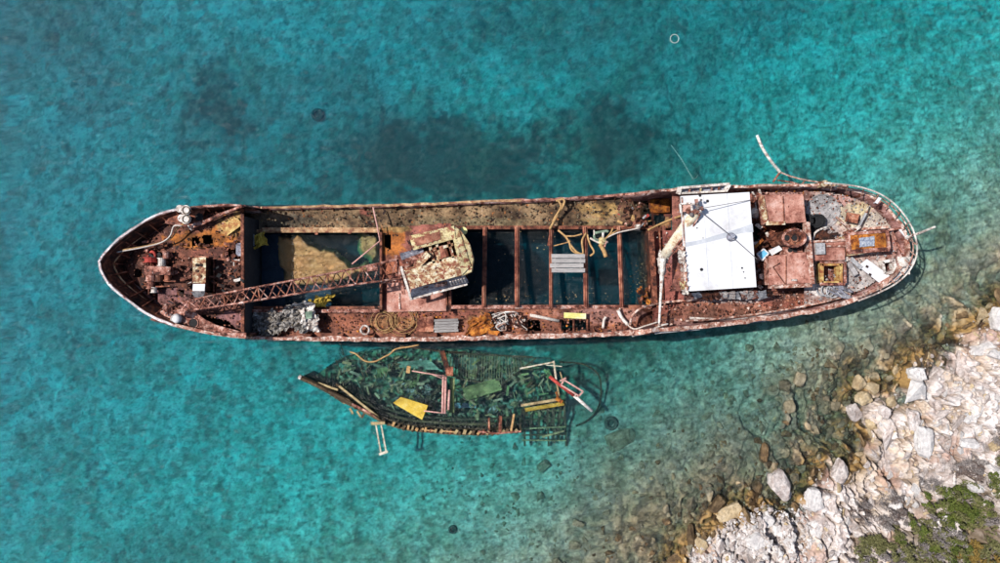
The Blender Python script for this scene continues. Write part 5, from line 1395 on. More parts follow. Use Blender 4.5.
flakes('rust_flakes', fc, 520, 3.95, ['rust_dark', 'rust_dark', 'rust', 'rust_pink', 'rust'], .03, 0.15, '', 1)
flakes('rust_flakes', [(258, 313), (640, 311), (640, 331), (258, 333)], 560, 1.3, ['rust_dark', 'rust', 'rust_dark', 'rust_pink', 'rust_orange'], .03, 0.14, '', 2)
flakes('rust_flakes', [(262, 209), (640, 200), (640, 226), (262, 228)], 500, .3, ['wood_brown', 'rust_dark', 'stone_sea', 'wood_brown', 'stone_sea'], .03, 0.14, '', 3)
flakes('rust_flakes', sd, 750, 4.25, ['rust', 'rust_pink', 'concrete', 'grey', 'rust_dark', 'concrete'], .03, 0.14, '', 4)
flakes('rust_flakes', [(655, 300), (690, 296), (860, 282), (858, 298), (760, 318), (660, 328)], 520, 3.25, ['rust_pink', 'rust', 'rust_dark', 'cap_pink', 'rust'], .03, 0.16, '', 5)
flakes('rust_flakes', [(740, 187), (848, 187), (848, 196), (740, 192)], 160, 3.7, ['rust_orange', 'rust_pink', 'white_worn', 'rust_dark'], .03, 0.15, '', 6)
flakes('rust_flakes', [(656, 232), (684, 232), (688, 316), (656, 320)], 90, 2.25, ['rust_dark', 'rust_pink', 'white_worn'], .03, 0.10, '', 7)
flakes('rust_flakes', [(765, 226), (806, 224), (806, 254), (765, 256)], 160, 3.9, ['rust_dark', 'rust_pink', 'rust', 'rust_orange'], .03, 0.19, '', 8)

for reg, k_ in (([(283, 234), (378, 234), (378, 308), (283, 308)], 11), ([(456, 230), (648, 230), (650, 304), (456, 304)], 12), ([(456, 292), (648, 292), (650, 304), (456, 304)], 13), ([(630, 262), (650, 262), (650, 304), (630, 304)], 14)):
    ABOARD[0] = False
    flakes('floating_scum', reg, 90, -.05, ['wood_brown', 'wood_tan', 'stone_sea'], .02, .09, '', k_)
    ABOARD[0] = True
ABOARD[0] = False
# ------------------------------------------------------------------ sunken wooden boat beside the ship
wk = thing('sunken_boat', P(440, 392, -2.5), 'sunken wooden boat with bare ribs lying under water beside the rusty ship', 'boat')
LOW = [(300, 378), (318, 387), (335, 397), (352, 406), (368, 414), (385, 423), (405, 429), (430, 432), (460, 434), (490, 434), (522, 431)]
UP = [(300, 378), (316, 374), (330, 364), (350, 354), (380, 349), (420, 348), (460, 349), (500, 355), (535, 364), (566, 376)]
lowc = [(p.x, p.y) for p in curve([(a, b, 0) for a, b in LOW], 8)]
upc = [(p.x, p.y) for p in curve([(a, b, 0) for a, b in UP], 8)]
lz = lambda x: float(np.interp(x, [300, 340, 385, 520], [0.45, 0.12, 0.02, 0.0]))


def shp(m):
    m.wall([P(a, b, lz(a) - .25) for a, b in lowc], -3.8, .12)
    [m.wall([P(a, b + 2, -2.0 - (k * 7 % 5) * .16) for a, b in upc[k:k + 4]], -4.4, .12) for k in range(4, len(upc) - 3, 5)]


part('shell', 'wood_brown', shp, wk)
A, B = np.meshgrid(np.linspace(296, 570, 260), np.linspace(344, 450, 110), indexing='ij')
poly = lowc + [(566, 432)] + upc[::-1]
kin = inside(A, B, poly)
kf = kin.astype(float)
for _ in range(3):
    kf[1:-1, 1:-1] = (kf[1:-1, 1:-1] * 2 + kf[:-2, 1:-1] + kf[2:, 1:-1] + kf[1:-1, :-2] + kf[1:-1, 2:]) / 6
nb = fbm(A * .12, B * .12, 301, 5, .6)
Z = -2.1 + (nb - .5) * 1.6 + np.interp(B, [345, 430], [-.3, .2])
F = (H - Z) / H
n2_ = sstep(.35, .65, fbm(A * .09, B * .14, 305, 5, .65))[..., None]
cc = np.array((.03, .026, .014)) * (1 - n2_) + np.array((.30, .24, .13)) * n2_
n3_ = sstep(.57, .66, fbm(A * .2, B * .2, 309, 4, .6))[..., None]
cc = cc * (1 - n3_) + np.array((.34, .33, .24)) * n3_
O_ = ORIG[wk.name]
grid_mesh('bottom_planking', (A - 500) * S * F - O_.x, (281.5 - B) * S * F - O_.y, Z - O_.z, kin[:-1, :-1] & kin[1:, 1:], 'ground', cc, wk)
random.seed(101)
# gunwale, stringers and ribs
for off, z_, w_, x0, x1, mt in ((0, .02, .16, 340, 523, 'wood_brown'), (-5, -.35, .16, 330, 515, 'wood_brown'), (-10, -.8, .2, 345, 500, 'wood_brown'), (-3, -.1, .10, 300, 350, 'wood_tan'), (-15, -1.1, .18, 360, 520, 'wood_brown')):
    pts = [P(a, b + off, z_ + (lz(a) if off > -6 else 0)) for a, b in lowc if x0 <= a <= x1]
    part('stringer', mt, lambda m: [m.bar(p, q, w_, .1) for p, q in zip(pts[:-1], pts[1:])], wk)
x_ = 326
while x_ < 521:
    yb = float(np.interp(x_, [p[0] for p in lowc], [p[1] for p in lowc])); h_ = lz(x_)
    j = random.uniform(-1, 1)
    part('rib', 'wood_brown', lambda m: m.tube([P(x_, yb + random.uniform(-.5, 1.2), h_ + random.uniform(-.05, .3)), P(x_ + j, yb - 6, h_ - .6), P(x_ + 2 * j, yb - 13, -1.5), P(x_ + 2 * j, yb - 22, -1.9)], [.11, .12, .11, .09], 5), wk)
    if x_ > 384 and random.random() < .75:
        part('rib_head', random.choice(['wood_tan', 'wood_brown', 'rope_tan', 'rust']), lambda m: m.bar(P(x_ - .6, yb + .3, h_ + .2), P(x_ + random.uniform(.2, 2.2), yb - random.uniform(2, 4.5), h_ + .15), random.uniform(.14, .26), .12), wk)
    x_ += random.uniform(4.0, 5.4)
part('gunwale_rail', 'rust_pink', lambda m: [m.bar(P(a, b, .22), P(c, d, .22), .12, .1) for a, b, c, d in ((478, 431.5, 496, 433.5), (496, 433.5, 521, 431.5))], wk)
part('gunwale_rail', 'rope_tan', lambda m: [m.bar(P(a, b, .2), P(c, d, .2), .1, .1) for a, b, c, d in ((440, 431, 455, 432), (424, 430, 436, 431))], wk)
part('rib', 'rust', lambda m: m.bar(P(500.5, 416, .25), P(500, 432, .25), .24, .14), wk)
part('rib', 'rope_tan', lambda m: m.bar(P(514, 414, .1), P(511, 431, .2), .16, .12), wk)
part('rib', 'rust', lambda m: m.bar(P(489, 418, .0), P(489, 431, .2), .14, .12), wk)
# stem and bow planks
part('stem', 'wood_brown', lambda m: m.tube(curve([P(301, 378, .55), P(312, 383, .4), P(326, 390, .3), P(342, 398, .2), P(352, 404, .1)], 4), .17, 6), wk)
part('stem_head', 'white_worn', lambda m: m.dome(P(300.5, 377.5, .45), .2, .25, 9, 3), wk)
for a, b, c, d, z_, mt in ((318, 383, 338, 390, .15, 'wood_tan'), (328, 391, 350, 401, .2, 'wood_brown'), (336, 384, 376, 415, .1, 'wood_brown'), (339, 386, 378, 417, .25, 'wood_tan'), (352, 404, 378, 417, .25, 'rust_pink'), (322, 388, 344, 403, -.2, 'wood_brown'),
                           (350, 408, 353, 414, .1, 'wood_tan'), (357, 411, 361, 417, .1, 'wood_tan'), (345, 399, 344, 404, .1, 'wood_tan'), (365, 412, 362, 418, .0, 'wood_brown')):
    part('bow_plank', mt, lambda m: m.bar(P(a, b, z_), P(c, d, z_), .17, .1), wk)
# sunken stern frames
for k, x_ in enumerate((525, 532, 540, 547, 553, 560, 565)):
    part('stern_frame', 'wood_brown', lambda m: m.bar(P(x_ + random.uniform(-1, 1), 401, -.9), P(x_ + random.uniform(-2, 2), 446 - (k % 3) * 3, -1.6), .16, .14), wk)
for k, y_ in enumerate((410, 419, 427, 434, 441)):
    part('stern_beam', 'wood_brown' if k % 2 else 'wood_tan', lambda m: m.bar(P(522, y_ + random.uniform(-1, 2), -1.1), P(566, y_ + random.uniform(-4, 1), -1.2), .11, .1), wk)
part('stern_beam', 'wood_tan', lambda m: m.bar(P(542, 437, -.9), P(564, 431, -.8), .16, .1), wk)
part('deck_beam', 'wood_tan', lambda m: m.bar(P(521, 405.5, .05), P(561, 399, .15), .2, .12), wk)
part('deck_beam', 'yellow_board', lambda m: m.bar(P(525, 410, -.15), P(564, 403.5, -.1), .3, .08), wk)
part('deck_knee', 'rust_orange', lambda m: (m.bar(P(556, 398, .2), P(562, 402, .2), .3, .3), m.bar(P(556, 392, .2), P(559, 401, .2), .16, .16)), wk)
part('rail_bar', 'wood_pale', lambda m: (m.bar(P(520, 368.5, .3), P(554, 362, .5), .11), m.bar(P(553.5, 361, .5), P(556, 380, .5), .14), m.bar(P(546, 365, .5), P(562, 366.5, .5), .07)), wk)
part('rail_post', 'wood_tan', lambda m: (m.bar(P(556, 380, .4), P(559, 396, .2), .13), m.bar(P(560, 372, .4), P(563, 382, .3), .1)), wk)
# slatted grating
gr_ = part('grating', 'wood_brown', lambda m: (m.bar(P(447, 353, -.9), P(533, 357, -.8), .12), m.bar(P(456, 378, -.9), P(500, 386, -.8), .12), m.bar(P(500, 386, -.8), P(536, 358, -.8), .1)), wk)
for k in range(34):
    x_ = 449 + k * 2.55
    y1_ = 374 + (x_ - 450) * .22 if x_ < 500 else 386 - (x_ - 500) * .78
    part('slat', 'wood_tan' if k % 3 else 'stone_sea', lambda m: m.bar(P(x_, 352.5 + (x_ - 450) * .06, -.85), P(x_ - 1 + (3 if x_ > 505 else 0), y1_, -.85), .055, .04), gr_)
random.seed(111)
# wreckage lying inside
PAL = ['wood_brown', 'olive_panel', 'wood_tan', 'wood_tan', 'wood_brown', 'stone_sea', 'wood_tan', 'stone_ochre']
for k in range(285):
    a = random.uniform(338, 556); 
    yl = float(np.interp(a, [p[0] for p in lowc], [p[1] for p in lowc])) - 14; yu = float(np.interp(a, [p[0] for p in upc], [p[1] for p in upc])) + 4
    b = random.uniform(yu, yl); t_ = random.uniform(0, 3.14); l_ = random.uniform(3, 11)
    c, d = a + l_ * math.cos(t_), b + l_ * math.sin(t_)
    if not yu < d < yl: continue
    z_ = random.uniform(-1.8, -.7)
    part('broken_timber', random.choice(PAL), lambda m: m.bar(P(a, b, z_), P(c, d, z_ + random.uniform(-.2, .3)), random.uniform(.07, .22), .08), wk)
for k in range(26):
    a = random.uniform(395, 550); b = random.uniform(358, 412); s_ = random.uniform(2, 4.5)
    part('sunken_sheet', random.choice(['stone_sea', 'silver_tarp', 'olive_panel', 'wood_brown', 'wood_tan']), lambda m: m.sheet([P(a - s_, b - s_ * .7, -1.2), P(a + s_, b - s_, -1.1), P(a + s_ * .7, b + s_, -1.2), P(a - s_, b + s_ * .8, -1.3)], 7, 7, .35, k, 3, .03, .5), wk)
for k in range(14):
    a = random.uniform(388, 430); b = random.uniform(381, 399)
    part('pale_debris', random.choice(['silver_tarp', 'silver_tarp', 'wood_tan']), lambda m: m.sheet([P(a - random.uniform(1, 5), b - 2, -1.2), P(a + 2, b - random.uniform(1, 4), -1.0), P(a + random.uniform(1, 5), b + 2, -1.2), P(a - 2, b + random.uniform(1, 4), -1.3)], 6, 6, .4, k, 3), wk)
for k in range(34):
    a = random.uniform(340, 392); b = random.uniform(350, 390)
    part('twig', random.choice(['wood_brown', 'wood_tan', 'wood_brown', 'teal_panel']), lambda m: m.tube([P(a, b, -.8), P(a + random.uniform(-3, 3), b + random.uniform(-6, 6), -.6), P(a + random.uniform(-6, 6), b + random.uniform(-12, 12), -.8)], .035, 5), wk)


def board(pts, z, mat, label, name='loose_board', cat='board', th=.08, seed=1, amp=.05):
    mb_ = MB().sheet([P(a, b, z) for a, b in pts], 10, 5, amp, seed, 3, th)
    if name.startswith('sunken'):
        return mb_.obj(name, mat, wk)
    return single(mb_, name, mat, P(*pts[0], z - th), label, cat)


board([(393, 403), (401, 397), (428, 405.5), (422, 420)], .12, 'yellow_board', 'bright yellow board floating over the sunken wooden boat', 'yellow_board')
board([(445, 357), (478, 358), (477, 370), (446, 368)], -1.0, 'teal_panel', 'pale green sunken panel under the upper edge of the grating', 'sunken_panel', 'panel', seed=4)
board([(462, 388), (498, 378), (502, 390), (466, 401)], -.75, 'olive_panel', 'long olive sunken hatch board right of the pink pole frame', 'sunken_panel', 'panel', seed=6)
board([(376, 369), (387, 367), (388, 376), (377, 378)], -1.1, 'olive_panel', 'small square olive panel sunk near the bow of the wooden boat', 'sunken_panel', 'panel', seed=7)
board([(397, 362), (430, 360), (440, 370), (400, 368)], -1.0, 'teal_panel', 'dim green sheet sunk left of the brown post', 'sunken_panel', 'panel', seed=8)
board([(452, 403), (476, 403), (476, 408), (453, 408)], -1.5, 'cloth_blue', 'strip of blue cloth sunk below the olive hatch board', 'sunken_cloth', 'cloth', seed=9)
board([(450, 378), (455, 378), (454, 413), (449, 413)], -.2, 'olive_panel', 'narrow green plank standing right of the pink poles', 'narrow_plank', 'plank', seed=10)
pf = thing('bent_poles', P(440, 395, .3), 'pink painted pole frame sticking out of the sunken wooden boat', 'pole frame')
for a, b, c, d, r_ in ((412, 371, 446, 376.5, .055), (443.5, 375, 442.5, 413, .10), (446, 376, 445, 413, .10), (449.5, 390, 448.5, 410, .10), (424, 411, 446, 413.5, .055), (428, 373, 446, 380, .04)):
    part('pole', 'pink_pole', lambda m: m.tube([P(a, b, .35), P(c, d, .45)], r_, 7), pf, True)
bpst = thing('brown_post', P(447, 364, 0), 'brown rusty post by the top of the pink pole frame', 'post')
part('post_shaft', 'rust_dark', lambda m: m.bar(P(442, 351, .2), P(449, 374, .2), .4, .25), bpst)
part('post_foot', 'rust', lambda m: m.prism([P(445, 367, .4), P(453, 367, .4), P(453, 376, .4), P(446, 376, .4)], .3), bpst)
single(MB().bar(P(409, 366, .15), P(408, 373, .15), .3, .25), 'stub_post', 'rope_tan', P(408, 370, -.2), 'short brown stub at the left end of the thin pink pole', 'post')
rp = thing('red_pole', P(570, 392, .3), 'red pole and small pink frame at the right end of the sunken boat', 'pole frame')
part('pole', 'red', lambda m: m.tube([P(549.5, 376.5, .6), P(560, 385, .65), P(576, 397, .6)], .14, 7), rp, True)
part('pole', 'white_worn', lambda m: m.tube([P(574, 395.5, .62), P(592, 411, .4)], .14, 7), rp, True)
part('side_frame', 'pink_pole', lambda m: [m.bar(P(*a_, .75), P(*b_, .75), .12, .1) for a_, b_ in (((564, 380), (583, 391.5)), ((583, 391.5), (579, 396)), ((579, 396), (561, 385)), ((561, 385), (564, 380)), ((560, 381), (566, 378)))], rp)
ld = thing('ladder', P(381, 440, .1), 'narrow pale ladder hanging from the sunken boat into open water', 'ladder')
for x_ in (0, 5.2):
    part('ladder_rail', 'wood_pale', lambda m: m.bar(P(376 + x_, 425, .25), P(381 + x_, 453 - x_ * .25, .15), .12, .1), ld)
part('rung', 'wood_pale', lambda m: m.bar(P(379, 454.5, .2), P(388, 451.5, .2), .2, .1), ld)
part('rung', 'wood_tan', lambda m: m.bar(P(371, 423.5, .3), P(385, 423, .3), .24, .14), ld)
rope([(350, 352, .1), (356, 354, .1), (365, 361, .1), (375, 361.5, .1), (384, 357, .1), (390, 354, .1), (396, 349, .1), (408, 347, .1), (419, 345, .1)], .075, 'rope_tan', 'tan rope snaking on the water over the bow of the sunken boat')
rope([(400, 346, .0), (430, 350, -.1), (450, 352, -.1), (466, 352, -.2)], .05, 'wood_brown', 'dark thin rope on the water between ship and sunken boat')
rope([(560, 362, -.7), (582, 364, -.9), (598, 374, -1), (601, 392, -1.2), (598, 408, -1.4), (588, 420, -1.6), (576, 426, -1.8)], .075, 'wood_brown', 'dark brown hose curving on the seabed right of the red pole', 'hose', 'sunken_hose')
rope([(532, 449, -2.4), (560, 443, -2.4), (585, 434, -2.3), (602, 428, -2.2)], .13, 'wood_brown', 'long dark spar lying on the seabed below the stern frames', 'spar', 'sunken_spar')
rope([(553, 428, -2), (557, 446, -2.2)], .09, 'wood_brown', 'left one of two short dark sticks on the seabed below the stern frames', 'stick', 'sunken_stick')
rope([(561, 424, -2), (568, 444, -2.2)], .09, 'wood_brown', 'right one of two short dark sticks on the seabed below the stern frames', 'stick', 'sunken_stick')
rope([(671, 145, -1.2), (682, 160, -.8), (693, 178.5, -.5), (698, 175, -.4)], .03, 'rope_white', 'thin white line in the water above the bridge wing', 'line', 'floating_line', 2)
# round things on the seabed and a floating ring
def ringo(x_, y_, R__, r_, mat, label, name='sunken_ring', cat='ring', z=None):
    p = G(x_, y_); zz = p.z + .15 if z is None else z
    if z is not None: p = P(x_, y_, z)
    return single(MB().ring(Vector((p.x, p.y, zz)), R__, r_, 24, 7), name, mat, p, label, cat, None, True)


ringo(674.5, 38.5, .34, .025, 'rope_white', 'small white ring floating on open water near the top', 'floating_ring', 'ring', .03)
for x_, y_, r_, lb in ((318, 115, .42, 'dark round block on the seabed above the first hold'), (611, 423, .42, 'dark round block on pale seabed right of the sunken boat'), (453, 529, .26, 'small dark block on the seabed near the bottom of the photo')):
    p = G(x_, y_); m = MB(); m.ring(p + Vector((0, 0, .15)), r_, r_ * .42, 20, 8); m.dome(p + Vector((0, 0, 0)), r_ * .8, .12, 14, 3)
    single(m, 'mooring_block', 'buoy_dark', p, lb, 'mooring block', None, True)

# ------------------------------------------------------------------ boulders and stones
import bmesh


def ico(sub):
    bm = bmesh.new(); bmesh.ops.create_icosphere(bm, subdivisions=sub, radius=1)
    v = np.array([w.co[:] for w in bm.verts]); f = [tuple(q.index for q in t.verts) for t in bm.faces]; bm.free(); return v, f


ICO3 = ico(4); ICO1 = ico(2)


def rock_verts(base, rng, planes=16, noise=.05):
    v, f = base
    nrm = rng.normal(size=(planes, 3)); nrm /= np.linalg.norm(nrm, axis=1)[:, None]
    dd = rng.uniform(.62, 1.0, planes)
    if noise > .05:
        bx = np.array([(1, 0, 0), (-1, 0, 0), (0, 1, 0), (0, -1, 0), (0, 0, 1), (0.2, 0.97, 0), (-.2, -.97, 0)]) + rng.normal(size=(7, 3)) * .12
        nrm = np.concatenate([nrm, bx / np.linalg.norm(bx, axis=1)[:, None]]); dd = np.concatenate([dd, rng.uniform(.6, .85, 7)])
    dot = v @ nrm.T
    r = np.min(np.where(dot > .05, dd / np.maximum(dot, .05), 9), axis=1)
    r = np.minimum(r, 1.25)
    r = r + noise * (fbm(v[:, 0] * 3 + v[:, 2] * 2, v[:, 1] * 3 - v[:, 2], int(rng.integers(1000)), 4, .6) - .5) * 2
    return v * r[:, None], f


def boulder(px_, py_, rx, ry, rz, ang, mat, label, seed, sink=.35, z=None, name='boulder', cat='boulder'):
    rng = np.random.default_rng(seed)
    v, f = rock_verts(ICO3, rng, 14, .11)
    p = G(px_, py_) if z is None else P(px_, py_, z)
    v = v * np.array((rx, ry, rz)); c_, s_ = math.cos(ang), math.sin(ang)
    v = np.stack([v[:, 0] * c_ - v[:, 1] * s_, v[:, 0] * s_ + v[:, 1] * c_, v[:, 2]], -1)
    m = MB(); m.add([Vector(q) + p + Vector((0, 0, rz * (1 - 2 * sink))) for q in v], f)
    o = m.obj(name, mat, loc=p)
    return tag(o, label, cat)


def rr_(d): return R(d)


BL = [(777, 482, 1.05, 1.75, 1.0, 32, 'stone', 'large pale pinkish boulder standing alone in the brown shallows'),
      (785, 494, .5, .5, .5, 0, 'stone_white', 'white rounded stone at the foot of the lone pinkish boulder'),
      (915, 373, .75, .7, .6, 10, 'stone_white', 'white angular boulder standing on the amber waterline rocks'),
      (921, 397, .5, .65, .5, -20, 'stone_white', 'white teardrop stone just below the white angular boulder'),
      (862, 398, .85, .65, .6, 20, 'stone_ochre', 'pale tan boulder at the tip of the rocky point'),
      (858, 384, .5, .75, .5, -30, 'stone_ochre', 'ochre boulder behind the tan one at the tip of the point'),
      (852, 412, .65, 1.0, .45, 30, 'stone', 'pale slanting boulder left below the rocky point tip'),
      (870, 424, .45, .6, .4, 20, 'stone_ochre', 'cream yellow stone between pale boulders of the point'),
      (883, 412, .45, .75, .45, 5, 'stone', 'grey upright stone right of the cream yellow one'),
      (980, 348, 1.35, .6, .6, 18, 'stone_white', 'long white slab boulder near the right edge'),
      (996, 320, .8, 1.4, .9, 0, 'stone_white', 'tall white boulder cut by the right edge'),
      (996, 355, .9, .5, .5, -10, 'stone_white', 'flat white stone below the long white slab'),
      (966, 443, .95, .5, .45, 0, 'stone_white', 'oblong white stone among pinkish rubble right of centre of the slope'),
      (922, 442, .75, 1.5, .55, 0, 'stone_white', 'tall narrow white rock streak in the middle of the slope'),
      (912, 420, .55, 1.2, .45, 10, 'stone', 'slim upright rock left of the tall white streak'),
      (945, 461, .85, .6, .45, 20, 'stone', 'smooth pinkish grey boulder below the oblong white stone'),
      (980, 386, .7, .7, .5, 10, 'stone', 'rounded pink boulder below the white stones at the right edge'),
      (960, 365, .9, 1.6, .6, -10, 'stone', 'upright pink grey slab left of the long white slab'),
      (934, 380, .7, 1.4, .5, -6, 'stone', 'narrow upright grey slab right of the white angular boulder'),
      (975, 488, .8, .5, .4, 0, 'stone_white', 'white flat stone above the green shrub'),
      (996, 490, .7, .6, .4, 0, 'stone_white', 'white stone at the right edge level with the green shrub'),
      (765, 519, .75, .65, .5, 20, 'stone_white', 'largest rounded white stone in the white heap at the bottom'),
      (755, 541, .8, .9, .45, 40, 'stone_white', 'angular white stone below the largest one in the heap'),
      (776, 530, .5, .6, .4, 10, 'stone_white', 'small white stone right of the largest one in the heap'),
      (738, 531, .4, .4, .35, 0, 'stone_white', 'small round white stone left in the white heap'),
      (812, 500, .8, 1.3, .5, 0, 'stone_white', 'upright white rock wall piece right of the heap'),
      (815, 530, .75, 1.1, .45, 5, 'stone_white', 'lower white rock of the upright row right of the heap'),
      (838, 470, .7, 1.2, .6, -15, 'stone', 'grey rock at the foot of the brown crevice'),
      (728, 511, 1.5, .8, .5, 25, 'stone_ochre', 'broad tan half submerged rock near the bottom left shore'),
      (716, 504, .5, 1.1, .5, -35, 'stone_brown', 'dark brown rock beside the broad tan half submerged one'),
      (763, 452, .4, 1.1, .45, -10, 'stone_brown', 'dark brown rock above the lone pinkish boulder'),
      (690, 536, .4, 1.3, .4, 5, 'stone_brown', 'dark brown rock streak at the lower left end of the shore')]
for i, (a, b, rx, ry, rz, an, mt, lb) in enumerate(BL):
    boulder(a, b, rx, ry, rz, R(an), mt, lb, 500 + i, .32)
SB = [(784, 385, .62, .72, .4, 0, 'left one of two pale round boulders under clear water'), (799, 379, .62, .85, .4, -15, 'right one of two pale round boulders under clear water'),
      (779, 399, .5, .35, .3, -20, 'small flat stone below the left round sunken boulder'), (790, 407, .55, .7, .35, 20, 'leaning sunken boulder below the pair of round ones'),
      (749, 348, .42, .5, .35, 0, 'small sunken boulder just below the ship'), (834, 406, .5, .6, .35, 0, 'sunken boulder close to the rocky point'),
      (825, 398, .4, .4, .3, 0, 'small sunken stone left of the rocky point'), (543, 466, .8, .5, .4, 45, 'brown sunken boulder below the spar'),
      (886, 356, .35, .35, .25, 0, 'small pale sunken stone left of the amber rocks'), (619, 440, 1.5, 1.15, .28, 30, 'broad tan sunken rock right of the spar'),
      (850, 372, .5, .4, .3, 0, 'sunken stone above the rocky point tip'), (575, 545, .8, .5, .3, 0, 'low sunken rock near the bottom of the photo'), (578, 523, .6, .35, .3, -20, 'low dark sunken rock above another near the bottom')]
for i, (a, b, rx, ry, rz, an, lb) in enumerate(SB):
    boulder(a, b, rx, ry, rz, R(an), 'stone_sea', lb, 700 + i, .35, name='sunken_boulder')

tmpl = []
for k in range(14):
    rng = np.random.default_rng(900 + k)
    bm = bmesh.new()
    pts = rng.normal(size=(13, 3)); pts /= np.linalg.norm(pts, axis=1)[:, None]; pts *= rng.uniform(.75, 1.05, (13, 1))
    for q in pts: bm.verts.new(q)
    bmesh.ops.convex_hull(bm, input=bm.verts[:])
    bmesh.ops.delete(bm, geom=[v for v in bm.verts if not v.link_faces], context='VERTS')
    bm.verts.index_update(); bm.verts.ensure_lookup_table()
    tmpl.append((np.array([v.co[:] for v in bm.verts]), [tuple(v.index for v in f.verts) for f in bm.faces])); bm.free()
mesh_of = {}


def tm(k, mat):
    if (k, mat) not in mesh_of:
        me = bpy.data.meshes.new('rock'); v, f = tmpl[k]; me.from_pydata([tuple(q) for q in v], [], f); me.materials.append(M[mat]); mesh_of[k, mat] = me
    return mesh_of[k, mat]


random.seed(202)
SHR = [(953, 505, 27, 20), (930, 545, 45, 24), (885, 548, 30, 16), (985, 545, 24, 25), (975, 470, 15, 10), (886, 505, 13, 10), (861, 514, 10, 10)]


def near_shrub(x, y): return any(((x - a) / c) ** 2 + ((y - b) / d) ** 2 < 1 for a, b, c, d in SHR)


placed = []


def scatter(nmax, test, rad, parent, mats, stretch=1.5, sink=.3, tries=20000, sep=.8):
    cnt = 0
    for _ in range(tries):
        if cnt >= nmax: break
        x_, y_ = test(None)
        r_ = rad(x_, y_)
        if r_ is None: continue
        p = G(x_, y_)
        if any((p.x - q[0]) ** 2 + (p.y - q[1]) ** 2 < (sep * (r_ + q[2])) ** 2 for q in placed): continue
        mt = mats(x_, y_, p)
        if mt is None: continue
        placed.append((p.x, p.y, r_))
        o = bpy.data.objects.new('rock', tm(random.randrange(14), mt)); COL.objects.link(o); o.parent = parent
        s_ = random.uniform(1.0, stretch)
        o.scale = (r_ / math.sqrt(s_), r_ * s_ ** .6, r_ * random.uniform(.45, .8))
        o.rotation_euler = (random.uniform(-.25, .25), random.uniform(-.25, .25), R(random.gauss(-16, 28)))
        o.location = (p.x, p.y, p.z + r_ * (0.18 - sink))
        cnt += 1
    return cnt


for a, b, rx, ry, *_r in BL: q = G(a, b); placed.append((q.x, q.y, min(rx, ry) * .9))
def sdist(x, y):
    p = P(x, y, 0)
    return float(GD[min(max(int(np.searchsorted(gx, p.x)), 0), len(gx) - 1), min(max(int(np.searchsorted(gy, p.y)), 0), len(gy) - 1)])
from mathutils import noise as mn
def qn(x, y, s_): return 0.5 + 0.5 * mn.noise(Vector((x, y, s_ * 3.7)))
def t_land(_): return random.uniform(668, 1004), random.uniform(290, 568)
def r_land(x, y):
    d = sdist(x, y)
    if d < .2 or near_shrub(x, y): return None
    return .30 + 1.0 * random.random() ** 2.0
def m_land(x, y, p):
    d = sdist(x, y)
    if d < 1.0: return random.choice(['stone_ochre', 'stone_brown', 'stone_brown'])
    if d < 1.6: return random.choice(['stone_ochre', 'stone_brown', 'stone'])
    if x < 800 and y > 515: return random.choice(['stone_white', 'stone_white', 'stone'])
    return random.choices(['stone', 'stone_white', 'stone_ochre'], [6, 2.4, 1])[0]
n_land = scatter(270, t_land, r_land, shore, m_land, 2.8)
def t_sea(_):
    if random.random() < .62: return random.uniform(690, 990), random.uniform(310, 540)
    return random.uniform(480, 960), random.uniform(330, 566)
def r_sea(x, y):
    d = sdist(x, y)
    if d > -.1 or d < -17: return None
    if y < 345 and x < 930: return None
    dens = math.exp(d / 2.0) + .02 + .7 * math.exp(-((x - 805) / 45) ** 2 - ((y - 420) / 40) ** 2)
    if random.random() > dens: return None
    if qn(x * .03, y * .03, 77) < .42: return None
    return .2 + .42 * random.random() ** 1.6
n_sea = scatter(292, t_sea, r_sea, seabed, lambda x, y, p: random.choice(['stone_sea', 'stone_brown', 'stone_sea', 'stone_sea', 'stone_brown']) if sdist(x, y) > -5 else 'stone_sea', 1.6, .35)


def rubble(name, nn, gen, rmin, rmax, mats, seed, parent=None, kind='stuff'):
    rng = np.random.default_rng(seed); rd = random.Random(seed)
    acc = {m_: ([], [], [0]) for m_ in mats}
    for k in range(nn):
        g_ = gen(rd)
        if g_ is None: continue
        x_, y_ = g_; p = G(x_, y_)
        v, f = tmpl[rd.randrange(14)]
        r_ = rmin + (rmax - rmin) * rd.random() ** 2.2
        sc_ = np.array((r_ * rd.uniform(.7, 1), r_ * rd.uniform(.9, 1.5), r_ * rd.uniform(.5, .8)))
        a_ = R(rd.gauss(-16, 40)); c_, s_ = math.cos(a_), math.sin(a_)
        w = v * sc_
        w = np.stack([w[:, 0] * c_ - w[:, 1] * s_ + p.x, w[:, 0] * s_ + w[:, 1] * c_ + p.y, w[:, 2] + p.z + r_ * .1], -1)
        A_ = acc[rd.choice(mats)]; o = A_[2][0]
        A_[0].append(w); A_[1].extend([tuple(i + o for i in t) for t in f]); A_[2][0] += len(w)
    for m_, (vs, fs, _) in acc.items():
        if not vs: continue
        me = bpy.data.meshes.new(name); me.from_pydata(np.concatenate(vs).tolist(), [], fs); me.materials.append(M[m_])
        o = bpy.data.objects.new(name, me); COL.objects.link(o); o['kind'] = 'stuff'
        if parent is not None: o.parent = parent


